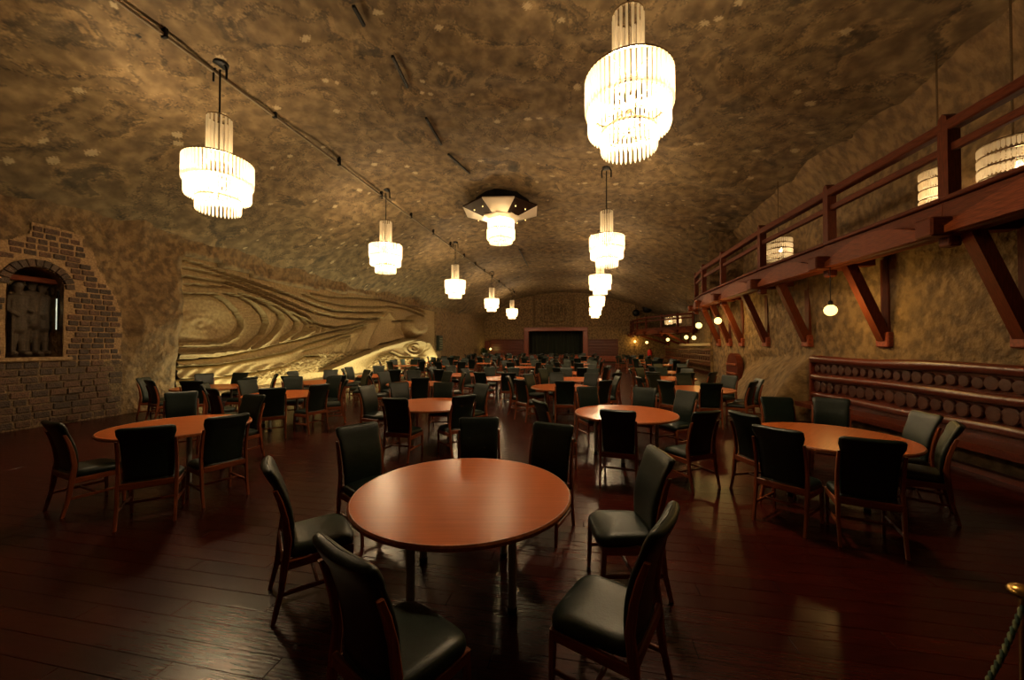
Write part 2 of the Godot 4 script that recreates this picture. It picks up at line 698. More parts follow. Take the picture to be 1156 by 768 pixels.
func make_walls() -> void:
	# left: bare rock with a recess for the relief and a niche among the bricks
	var wl := struct_node("wall_left", "brown rock wall with a patch of salt bricks and a carved recess")
	var nz := 380
	var ny := 44
	var zz := func(i: float) -> float: return -6.3 + 52.5 * i / nz
	var yy := func(j: float) -> float: return 6.2 * j / ny
	obj("rock_face", MB.new().grid(nz, ny, func(i: int, j: int):
		var z: float = zz.call(i)
		var y: float = yy.call(j)
		var x := XL
		if z > MZ0 and z < MZ1 and y > 0.35 and y < minf(4.75, relief_top(z)):
			x -= 0.72
		elif z > 8.4 or y > 5.0:
			x += rough(V(0, y, z), 0.28) + 0.05
		x += 0.35 * smoothstep(5.0, 6.2, y)
		return V(x, y, -z), Vector3.RIGHT, func(i: int, j: int): return in_niche(zz.call(i + 0.5), yy.call(j + 0.5), 0.06)), M.salt_rock, wl)
	obj("rock_backing", MB.new().box(V(-13.7, -0.3, -46.8), V(-13.4, 6.3, 6.8)), M.salt_rock, wl)
	# right: rock below the gallery, bulging at its foot, then a deep bay
	var wr := struct_node("wall_right", "pale yellow brown rock wall under the gallery")
	obj("rock_face", MB.new().grid(200, 36, func(i: int, j: int):
		var z := -6.3 + 24.8 * i / 200.0
		var y := 3.75 * j / 36.0
		var x := wall_r(z)
		var bulge := smoothstep(10.55, 10.9, z) * (1.0 - smoothstep(14.0, 15.5, z))
		x -= bulge * 1.25 * pow(clampf((1.75 - (z - 10.6) * 0.12 - y) / 1.7, 0.0, 1.0), 0.75)
		x += rough(V(7, y, z), 0.10 + 0.22 * bulge * float(y < 1.6)) * (1.0 if z > 10.5 else 0.5)
		return V(x, y, -z), Vector3.LEFT), M.salt_rock, wr)
	obj("gallery_rock_face", MB.new().grid(120, 24, func(i: int, j: int):
		var z := -6.3 + 25.0 * i / 120.0
		var y := 3.6 + 4.2 * j / 24.0
		return V(6.95 + rough(V(3, y, z), 0.3) - 0.5 * smoothstep(6.2, 7.4, y), y, -z), Vector3.LEFT), M.salt_rock, wr)
	obj("bay_return_face", MB.new().grid(24, 40, func(i: int, j: int):
		var x := 5.6 + 3.7 * i / 24.0
		var y := 7.6 * j / 40.0
		return V(x, y, -18.5 - rough(V(x, y, 2), 0.12)), Vector3.FORWARD), M.salt_rock, wr)
	obj("bay_rock_face", MB.new().grid(140, 36, func(i: int, j: int):
		var z := 18.4 + 27.8 * i / 140.0
		var y := 7.6 * j / 36.0
		return V(9.15 + rough(V(2, y, z), 0.25) - 0.4 * smoothstep(4.5, 7.0, y), y, -z), Vector3.LEFT), M.salt_rock, wr)
	obj("rock_backing", MB.new().box(V(9.8, -0.3, -46.8), V(10.1, 8.4, 6.8)).box(V(7.5, -0.3, -18.3), V(7.8, 8.4, 6.8)), M.salt_rock, wr)
	# the wall behind the camera
	var wn := struct_node("wall_near", "rock wall closing the hall")
	obj("rock_face", MB.new().grid(60, 30, func(i: int, j: int): return V(-13.3 + 21.0 * i / 60.0, 8.6 * j / 30.0, 6.0 + rough(V(i * 0.35, j * 0.28, 1), 0.3)), Vector3.FORWARD), M.salt_rock, wn)
	obj("rock_backing", MB.new().box(V(-13.7, -0.3, 6.5), V(10.1, 8.8, 6.8)), M.salt_rock, wn)

# ------------------------------------------------------------------ carved relief
func z1(a, b) -> Vector2:   # tracing sheets of the relief
	return Vector2(195 + a / 4.8, 280 + b / 4.8)

func z2(a, b) -> Vector2:
	return Vector2(345 + a / 6.4, 300 + b / 6.4)

# upper edge of the carving, in metres above the floor at a place along the wall
var top_edge := PackedVector2Array()

func relief_top(z: float) -> float:
	if top_edge.is_empty():
		for p in [[203, 287], [237, 297], [268, 308], [299, 318], [330, 325], [355, 328], [400, 333], [440, 336], [470, 342], [482, 345], [500, 347]]:
			var q := at_x(p[0], p[1], XL)
			top_edge.append(Vector2(-q.z, q.y))
	for k in top_edge.size() - 1:
		if z < top_edge[k + 1].x or k == top_edge.size() - 2:
			return lerpf(top_edge[k].y, top_edge[k + 1].y, (z - top_edge[k].x) / (top_edge[k + 1].x - top_edge[k].x))
	return 5.0

func make_relief() -> void:
	# each line: points, height of the raised side, width of the raised side, depth and width of the cut
	var L := []
	var line := func(a: Array, up: float, wup: float, dn: float, wdn: float):
		var q := PackedVector2Array(a)
		var box := Rect2(q[0], Vector2.ZERO)
		for p in q:
			box = box.expand(p)
		L.append([q, up, wup, dn * 1.35, wdn * 0.8, box.grow(maxf(wup, wdn) * 3.0)])
	# upper strands sweeping down to the right
	line.call([z1(60, 60), z1(200, 100), z1(350, 155), z1(500, 205), z1(650, 255), z2(0, 250), z2(100, 290), z2(220, 325), z2(400, 335), z2(540, 335)], 0.06, 6.0, 0.16, 2.4)
	line.call([z1(80, 105), z1(230, 140), z1(370, 180), z1(520, 245), z1(680, 310), z2(0, 310), z2(120, 345), z2(260, 375), z2(420, 385), z2(530, 375)], 0.05, 5.0, 0.15, 2.2)
	line.call([z1(50, 150), z1(200, 170), z1(320, 190), z1(460, 240), z1(620, 315), z1(740, 370), z2(60, 405), z2(130, 430), z2(220, 445), z2(330, 425), z2(450, 395), z2(540, 385)], 0.06, 5.0, 0.18, 2.4)
	line.call([z1(90, 195), z1(200, 205), z1(330, 215)], 0.05, 4.0, 0.16, 2.2)
	line.call([z1(50, 245), z1(140, 248), z1(240, 250)], 0.05, 4.0, 0.18, 2.4)
	line.call([z2(0, 205), z2(130, 258), z2(300, 290), z2(440, 297), z2(570, 295)], 0.05, 4.0, 0.12, 2.0)
	line.call([z2(60, 200), z2(200, 225), z2(380, 232), z2(560, 242), z2(720, 275), z2(865, 330)], 0.04, 4.0, 0.12, 2.0)
	line.call([z2(600, 290), z2(740, 310), z2(860, 360)], 0.04, 3.0, 0.1, 1.8)
	# nested arches of the wave
	line.call([z1(240, 255), z1(300, 290), z1(350, 340), z1(380, 390), z1(382, 430), z1(350, 480), z1(290, 512), z1(160, 522), z1(40, 525)], 0.16, 3.0, 0.08, 4.0)
	line.call([z1(300, 245), z1(380, 265), z1(450, 305), z1(500, 360), z1(515, 410), z1(490, 470), z1(440, 515), z1(390, 548), z1(200, 568), z1(40, 575)], 0.18, 3.0, 0.10, 3.0)
	line.call([z1(370, 248), z1(450, 275), z1(530, 312), z1(585, 350), z1(600, 390), z1(575, 445), z1(520, 500), z1(440, 545)], 0.18, 3.0, 0.10, 3.0)
	line.call([z1(460, 275), z1(560, 315), z1(640, 355), z1(685, 400), z1(672, 450), z1(600, 498)], 0.16, 3.0, 0.10, 2.5)
	line.call([z1(640, 350), z1(710, 385), z1(738, 418), z1(715, 460), z1(655, 492)], 0.14, 2.5, 0.08, 2.2)
	line.call([z1(710, 380), z1(752, 405), z1(758, 432), z1(705, 472)], 0.12, 2.2, 0.08, 2.0)
	line.call([z2(30, 405), z2(78, 430), z2(60, 470), z2(0, 490)], 0.10, 2.0, 0.08, 2.0)
	line.call([z2(75, 425), z2(110, 445), z2(90, 475)], 0.10, 2.0, 0.06, 1.5)
	line.call([z2(110, 440), z2(145, 455), z2(125, 475)], 0.08, 1.5, 0.06, 1.5)
	# long lower bands
	line.call([z1(40, 605), z1(250, 590), z1(450, 550), z1(620, 510), z2(0, 520), z2(150, 480), z2(300, 455), z2(430, 420)], 0.10, 3.5, 0.20, 2.6)
	line.call([z1(40, 645), z1(250, 632), z1(500, 588), z1(650, 555), z2(0, 565), z2(180, 515), z2(330, 470), z2(430, 435)], 0.16, 3.5, 0.22, 2.6)
	line.call([z2(0, 612), z2(150, 572), z2(250, 520), z2(330, 500)], 0.10, 3.0, 0.12, 2.0)
	line.call([z1(40, 712), z1(250, 700), z1(450, 672), z1(600, 640), z2(0, 650), z2(110, 650)], 0.14, 4.0, 0.2, 2.5)
	# cliffs, the peak, the path and the boulder
	line.call([z2(170, 640), z2(230, 560), z2(320, 520)], 0.12, 3.0, 0.06, 2.0)
	line.call([z2(250, 690), z2(280, 620), z2(330, 520)], 0.14, 2.2, 0.08, 2.0)
	line.call([z2(320, 620), z2(380, 520), z2(430, 440)], 0.10, 2.4, 0.06, 2.0)
	line.call([z2(432, 600), z2(440, 550), z2(490, 450), z2(545, 365), z2(590, 330)], 0.20, 4.0, 0.12, 2.0)
	line.call([z2(690, 515), z2(640, 450), z2(632, 385), z2(592, 330)], 0.16, 4.0, 0.10, 2.5)
	line.call([z2(440, 605), z2(515, 600), z2(535, 565), z2(630, 548), z2(690, 520)], 0.12, 3.0, 0.12, 2.0)
	line.call([z2(130, 755), z2(330, 668), z2(520, 590), z2(690, 540), z2(800, 528), z2(865, 560), z2(915, 655)], -0.14, 3.0, -0.22, 5.0)
	line.call([z2(440, 740), z2(520, 655), z2(620, 620), z2(700, 655), z2(860, 660)], 0.12, 3.0, 0.12, 2.0)
	line.call([z2(632, 398), z2(735, 395)], 0.06, 2.0, 0.12, 2.0)
	var na := 520
	var nb := 120
	var y0 := 0.32
	var y1 := 4.78
	var cells := FastNoiseLite.new()
	cells.noise_type = FastNoiseLite.TYPE_CELLULAR
	cells.cellular_return_type = FastNoiseLite.RETURN_DISTANCE
	cells.frequency = 0.35
	cells.seed = 6
	var peb1 := PackedVector2Array([z1(430, 690), z1(620, 640), z2(0, 655), z2(110, 640), z2(330, 630), z2(440, 615), z2(330, 668), z2(150, 750), z2(60, 775), z1(440, 730)])
	var peb2 := PackedVector2Array([z2(440, 745), z2(530, 655), z2(630, 640), z2(700, 670), z2(850, 685), z2(880, 730), z2(860, 770), z2(440, 775)])
	var mb := MB.new()
	mb.grid(na, nb, func(i: int, j: int):
		var z := MZ0 + (MZ1 - MZ0) * i / na
		var y := y0 + (y1 - y0) * j / nb
		var p := pixel(V(XL, y, -z))
		var sc := clampf((z + 4.0) / 15.0, 0.9, 2.0)
		var d := 0.0
		for l in L:
			if not l[5].has_point(p):
				continue
			var q: PackedVector2Array = l[0]
			var best := 1e9
			var side := 1.0
			for k in q.size() - 1:
				var a := q[k]
				var ab := q[k + 1] - a
				var t := clampf((p - a).dot(ab) / ab.length_squared(), 0.0, 1.0)
				var dd := p - a - ab * t
				var ln := dd.length_squared()
				if ln < best:
					best = ln
					side = signf(ab.cross(p - a))
			best = sqrt(best)
			# above or outside the line stands proud, below or inside it is cut away
			if side < 0:
				d += l[1] * exp(-best / l[2])
			else:
				d -= l[3] * exp(-pow(best / l[4], 2.0))
		if Geometry2D.is_point_in_polygon(p, peb1) or Geometry2D.is_point_in_polygon(p, peb2):
			d += 0.2 - 0.4 * (cells.get_noise_2d(p.x * 1.7, p.y * 1.7) + 1.0)
		# ribs across the inner arches and the lower band
		var c1 := Vector2((p.x - 235) / 60.0, (p.y - 362) / 34.0).length()
		if c1 > 0.72 and c1 < 1.0 and p.x > 205 and p.y > 330:
			d += 0.035 * sin(p.y * 2.4)
		if p.y > 412 and p.x < 330:
			d += 0.03 * sin((p.x + (p.y - 412) * 1.5) * 0.42)
		# boulder, medallion and the hollow under the wave
		var bo := Vector2((p.x - 468) / 13.5, (p.y - 369) / 13.0).length()
		if bo < 1.0:
			d += 0.35 * sqrt(1.0 - bo * bo)
		var me := Vector2((p.x - 468.5) / 11.0, (p.y - 393) / 9.0).length()
		if me < 1.1:
			d += 0.06 * cos(me * 15.0)
		var ho := Vector2((p.x - 232) / 40.0, (p.y - 366) / 18.0).length()
		if ho < 1.0:
			d += 0.02 * cos(ho * 16.0) * (1.0 - ho) + rough(V(z, y, 3), 0.4) * (1.0 - ho)
		d = clampf(d, -0.3, 0.32)
		d += rough(V(1, y * 2.0, z * 2.0), 0.02)
		return V(XL - 0.12 + d * sc * 1.0, y, -z), Vector3.RIGHT, func(i: int, j: int): return y0 + (y1 - y0) * j / nb > relief_top(MZ0 + (MZ1 - MZ0) * i / na) + 0.1)
	var o := obj("carved_relief", mb, M.relief_salt)
	tag(o, "long carved salt relief of waves, cliffs and pebbles in the left rock wall", "relief")
	# troughs of light on the floor before it
	for k in 8:
		var zc := MZ0 + 1.4 + k * 2.55
		var t := thing("floor_uplight", "low trough lamp on the floor washing the carved relief with light", "uplight", V(XL + 0.75, 0, -zc), 0, "trough lamps under the carved relief")
		var xf := Transform3D(Basis(Vector3.BACK, deg_to_rad(38)), V(0, 0.15, 0))
		obj("housing", MB.new().cbox(V(-0.10, 0.0, -1.1), V(0.12, 0.1, 1.1), 0.01).box(V(0.10, 0.09, -1.1), V(0.12, 0.24, 1.1)), M.black_metal, t)
		obj("glow_tube", MB.new().tube([V(0, 0.14, -1.05), V(0, 0.14, 1.05)], 0.025, 8), M.uplight_glow, t)
		var l := AreaLight3D.new()
		l.name = "light"
		l.area_size = Vector2(0.1, 2.1)
		l.light_energy = UPLIGHT
		l.light_color = Color(1, 0.97, 0.74)
		l.area_range = 60.0
		l.shadow_enabled = true
		l.transform = Transform3D(Basis.looking_at(V(-0.55, 1.0, 0), Vector3.BACK), V(-0.02, 0.185, 0))
		t.add_child(l, true)

const UPLIGHT := 6.0

# ------------------------------------------------------------------ bricks and the statue in its niche
func make_brick_niche() -> void:
	var wl := get_node("wall_left")
	var out_px := [Vector2(-95, 330), Vector2(-60, 300), Vector2(0, 272), Vector2(11, 270), Vector2(29, 263), Vector2(31, 250), Vector2(50, 254), Vector2(90, 266), Vector2(88, 277), Vector2(101, 284), Vector2(105, 301), Vector2(112, 310), Vector2(119, 322), Vector2(128, 336), Vector2(136, 352), Vector2(138, 410)]
	var poly := PackedVector2Array()   # (z, y) on the wall
	for p in out_px:
		var q := at_x(p.x, p.y, XL)
		poly.append(Vector2(-q.z, q.y))
	var zr: float = poly[poly.size() - 1].x
	poly.append(Vector2(zr, 0.0))
	poly.append(Vector2(4.6, 0.0))
	# mortar bed with the opening left out
	var ni := 150
	var nj := 180
	var zz := func(i: float) -> float: return 4.4 + 4.2 * i / ni
	var yy := func(j: float) -> float: return 5.1 * j / nj
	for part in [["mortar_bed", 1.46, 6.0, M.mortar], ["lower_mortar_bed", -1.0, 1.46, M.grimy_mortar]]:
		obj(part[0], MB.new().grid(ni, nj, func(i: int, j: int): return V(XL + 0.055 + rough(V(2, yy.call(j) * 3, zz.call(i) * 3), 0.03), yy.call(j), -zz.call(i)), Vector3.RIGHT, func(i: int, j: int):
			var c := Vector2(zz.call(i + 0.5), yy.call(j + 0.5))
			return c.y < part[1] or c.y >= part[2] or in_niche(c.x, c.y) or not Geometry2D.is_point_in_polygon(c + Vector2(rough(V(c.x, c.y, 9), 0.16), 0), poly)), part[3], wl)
	var kinds := {}
	var count := 0
	var y := 0.03
	var row := 0
	while y < 4.9:
		var low := y < 1.46
		var ch := 0.166 if low else 0.143
		if absf(y - 1.46) < 0.001:
			ch = 0.143
		var z := 4.75 - rng.randf_range(0.0, 0.2)
		while z < 8.5:
			var ln: float = (rng.randf_range(0.24, 0.36) if low else rng.randf_range(0.17, 0.29))
			var a := Vector2(z + 0.016, y + 0.014)
			var b := Vector2(z + ln - 0.016, y + ch - 0.014)
			z += ln
			var okay := true
			for q in [a, b, Vector2(a.x, b.y), Vector2(b.x, a.y), (a + b) / 2]:
				if not Geometry2D.is_point_in_polygon(q, poly) or in_niche(q.x, q.y, 0.19 if q.y > NS - 0.05 else 0.0):
					okay = false
			if not okay or count > 284 or (b.x < 5.35 and rng.randf() < 0.5):
				continue
			count += 1
			var key := "%d_%d" % [roundi((b.x - a.x) / 0.03), roundi((b.y - a.y) * 100)]
			if not kinds.has(key):
				var hx := roundi((b.x - a.x) / 0.03) * 0.03 / 2.0
				kinds[key] = MB.new().cbox(V(-0.03, -(b.y - a.y) / 2, -hx), V(0.03, (b.y - a.y) / 2, hx), 0.012).mesh()
			var o := MeshInstance3D.new()
			o.mesh = kinds[key]
			o.material_override = M["salt_brick_%d" % rng.randi_range(0, 3)]
			o.name = "brick"
			o.position = V(XL + 0.046 + rng.randf_range(-0.006, 0.012), (a.y + b.y) / 2, -(a.x + b.x) / 2)
			o.rotation = Vector3(rng.randf_range(-0.02, 0.02), rng.randf_range(-0.03, 0.03), 0)
			wl.add_child(o, true)
		y += ch
		row += 1
	# ring of arch stones
	for k in 13:
		var a0 := PI * k / 13.0 + 0.02
		var a1 := PI * (k + 1) / 13.0 - 0.02
		var ri := NW + 0.01
		var ro := NW + 0.16 + 0.01 * (k % 2)
		var quad := []
		for q in [[ri, a0], [ro, a0], [ro, a1], [ri, a1]]:
			quad.append(Vector2(cos(q[1]) * q[0], sin(q[1]) * q[0]))
		var o := obj("arch_stone", MB.new().prism(quad, -0.05, 0.05), M["salt_brick_%d" % [1, 3, 1, 0][k % 4]], wl)
		o.transform = Transform3D(Basis(Vector3.UP, PI / 2), V(XL + 0.075, NS, -NZ))
	# the hollow itself
	var ring := []
	for q in [0.0, -0.86]:
		var r := []
		r.append(V(q, NB, -NZ + NW))
		for k in 17:
			var a := PI * k / 16.0
			r.append(V(q, NS + sin(a) * NW, -NZ + cos(a) * NW))
		r.append(V(q, NB, -NZ - NW))
		ring.append(r)
	var m := 19
	var hollow := MB.new()
	var pts: Array = ring[0] + ring[1]
	var t := PackedInt32Array()
	for j in m:
		var j2 := (j + 1) % m
		t.append_array(PackedInt32Array([j, m + j, m + j2, j, m + j2, j2]))
	for j in range(1, m - 1):
		t.append_array(PackedInt32Array([m, m + j, m + j + 1]))
	for k in pts.size():
		pts[k] += V(XL + 0.06, 0, 0)
	hollow.add(pts, t, false)
	# seen from inside
	for k in hollow.n.size():
		hollow.n[k] = -hollow.n[k]
	for k in range(0, hollow.idx.size(), 3):
		var s := hollow.idx[k]
		hollow.idx[k] = hollow.idx[k + 1]
		hollow.idx[k + 1] = s
	obj("niche_hollow", hollow, M.salt_rock, wl)
	obj("niche_sill", MB.new().cbox(V(XL - 0.75, NB - 0.09, -NZ - 0.6), V(XL + 0.13, NB, -NZ + 0.6), 0.015), M.mortar, wl)
	obj("niche_beam", MB.new().cbox(V(XL - 0.32, 3.38, -NZ - 0.44), V(XL - 0.12, 3.5, -NZ + 0.44), 0.01), M.beam_wood_z, wl)
	# three carved miners in one block
	var B := []
	for s in [[-0.2, 1.62, 0.02], [0.03, 1.72, 0.0], [0.22, 1.66, -0.04]]:
		var x: float = s[0]
		var hh: float = s[1]
		var zo: float = s[2]
		B.append([V(x, hh - 0.11, zo), V(x, hh - 0.03, zo), 0.075, 0.08])         # head
		B.append([V(x, hh + 0.0, zo + 0.01), V(x, hh + 0.02, zo + 0.02), 0.095, 0.08])   # helmet
		B.append([V(x, hh - 0.25, zo), V(x, hh - 0.12, zo), 0.05, 0.05])          # neck
		B.append([V(x - 0.10, hh - 0.3, zo), V(x + 0.10, hh - 0.3, zo), 0.075, 0.075])   # shoulders
		B.append([V(x, hh - 0.34, zo), V(x, hh - 0.72, zo), 0.14, 0.12])          # coat
		B.append([V(x, hh - 0.72, zo), V(x, hh - 1.0, zo), 0.12, 0.14])           # skirt of the coat
		B.append([V(x - 0.15, hh - 0.32, zo), V(x - 0.17, hh - 0.58, zo + 0.02), 0.055, 0.045])
		B.append([V(x - 0.17, hh - 0.58, zo + 0.02), V(x - 0.05, hh - 0.72, zo + 0.14), 0.045, 0.035])
		B.append([V(x + 0.15, hh - 0.32, zo), V(x + 0.17, hh - 0.58, zo + 0.02), 0.055, 0.045])
		B.append([V(x + 0.17, hh - 0.58, zo + 0.02), V(x + 0.16, hh - 0.84, zo + 0.08), 0.045, 0.035])
		B.append([V(x - 0.06, hh - 0.95, zo), V(x - 0.065, hh - 1.3, zo), 0.075, 0.06])
		B.append([V(x - 0.065, hh - 1.3, zo), V(x - 0.07, 0.08, zo), 0.06, 0.05])
		B.append([V(x + 0.06, hh - 0.95, zo), V(x + 0.065, hh - 1.3, zo), 0.075, 0.06])
		B.append([V(x + 0.065, hh - 1.3, zo), V(x + 0.07, 0.08, zo), 0.06, 0.05])
		B.append([V(x - 0.07, 0.05, zo), V(x - 0.08, 0.04, zo + 0.12), 0.055, 0.045])
		B.append([V(x + 0.07, 0.05, zo), V(x + 0.08, 0.04, zo + 0.12), 0.055, 0.045])
		B.append([V(x, hh - 0.09, zo + 0.07), V(x, hh - 0.1, zo + 0.095), 0.018, 0.014])  # nose
	B.append([V(-0.33, 0.0, 0.12), V(-0.31, 1.25, 0.1), 0.02, 0.02])            # staff
	B.append([V(-0.33, 0.0, -0.05), V(0.33, 0.0, -0.05), 0.06, 0.06])           # foot block
	var st := nets(B, V(-0.42, -0.06, -0.2), V(0.42, 1.86, 0.28), 0.022, 0.03)
	var so := obj("miner_statue", st, M.statue_salt)
	so.transform = Transform3D(Basis(Vector3.UP, PI / 2), V(XL - 0.38, NB + 0.06, -NZ - 0.1))
	tag(so, "dark carved group of three helmeted miners standing in the arched brick niche", "statue")
	# added glowing strip, imitates a reflection on glass at the side of the niche
	var la := thing("niche_glint_strip", "slim upright added glow strip imitating a glass reflection at the arched niche edge", "lamp", V(XL - 0.1, 2.28, -NZ - NW + 0.05))
	obj("strip_holder", MB.new().cbox(V(-0.02, -0.02, -0.04), V(0.02, 0.95, -0.012), 0.004), M.black_metal, la)
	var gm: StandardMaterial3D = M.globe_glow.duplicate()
	gm.resource_name = "niche_glint_glow"
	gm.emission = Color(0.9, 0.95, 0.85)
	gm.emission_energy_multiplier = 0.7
	obj("glow_tube", MB.new().tube([V(0, 0.0, 0), V(0, 0.75, 0)], 0.010, 8), gm, la)
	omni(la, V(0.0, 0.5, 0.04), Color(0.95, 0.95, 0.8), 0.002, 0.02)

# smooth union of tapered bones meshed as surface nets
func nets(B: Array, lo: Vector3, hi: Vector3, cell: float, blend: float) -> MB:
	var nx := int((hi.x - lo.x) / cell) + 2
	var ny := int((hi.y - lo.y) / cell) + 2
	var nz := int((hi.z - lo.z) / cell) + 2
	var f := PackedFloat32Array()
	f.resize(nx * ny * nz)
	f.fill(1.0)
	for b in B:
		var a: Vector3 = b[0]
		var ab: Vector3 = b[1] - a
		var l2 := maxf(ab.length_squared(), 1e-9)
		var rm: float = maxf(b[2], b[3]) + blend * 3.0
		var mn := a.min(b[1]) - Vector3(rm, rm, rm)
		var mx := a.max(b[1]) + Vector3(rm, rm, rm)
		var i0 := Vector3i(((mn - lo) / cell).max(Vector3.ZERO))
		var i1 := Vector3i((mx - lo) / cell) + Vector3i.ONE
		for i in range(i0.x, mini(i1.x + 1, nx)):
			for j in range(i0.y, mini(i1.y + 1, ny)):
				for k in range(i0.z, mini(i1.z + 1, nz)):
					var p := lo + Vector3(i, j, k) * cell
					var t := clampf((p - a).dot(ab) / l2, 0.0, 1.0)
					var d: float = (p - a - ab * t).length() - lerpf(b[2], b[3], t)
					var at := (i * ny + j) * nz + k
					var e := f[at]
					var h := clampf(0.5 + 0.5 * (e - d) / blend, 0.0, 1.0)
					f[at] = lerpf(e, d, h) - blend * h * (1.0 - h)
	var id := {}
	var pts := PackedVector3Array()
	var corner := []
	for c in 8:
		corner.append(Vector3i(c & 1, (c >> 1) & 1, c >> 2))
	for i in nx - 1:
		for j in ny - 1:
			for k in nz - 1:
				var s := PackedFloat32Array()
				var neg := 0
				for c in 8:
					var q: Vector3i = corner[c]
					var val := f[((i + q.x) * ny + j + q.y) * nz + k + q.z]
					s.append(val)
					neg += int(val < 0.0)
				if neg == 0 or neg == 8:
					continue
				var sum := Vector3.ZERO
				var cnt := 0
				for c in 8:
					for ax in 3:
						if c & (1 << ax):
							continue
						var c2 := c | (1 << ax)
						if (s[c] < 0.0) != (s[c2] < 0.0):
							var t := s[c] / (s[c] - s[c2])
							sum += Vector3(corner[c]).lerp(Vector3(corner[c2]), t)
							cnt += 1
				id[(i * ny + j) * nz + k] = pts.size()
				pts.append(lo + (Vector3(i, j, k) + sum / cnt) * cell)
	var tr := PackedInt32Array()
	var step := [ny * nz, nz, 1]
	for i in range(1, nx - 1):
		for j in range(1, ny - 1):
			for k in range(1, nz - 1):
				var at := (i * ny + j) * nz + k
				var a := f[at] < 0.0
				for ax in 3:
					var b := f[at + step[ax]] < 0.0
					if a == b:
						continue
					var u: int = step[(ax + 1) % 3]
					var w: int = step[(ax + 2) % 3]
					if not (id.has(at) and id.has(at - u) and id.has(at - u - w) and id.has(at - w)):
						continue
					var q := [id[at], id[at - u], id[at - u - w], id[at - w]]
					if not a:
						q.reverse()
					tr.append_array(PackedInt32Array([q[0], q[1], q[2], q[0], q[2], q[3]]))
	var mb := MB.new()
	mb.add(pts, tr, true)
	return mb

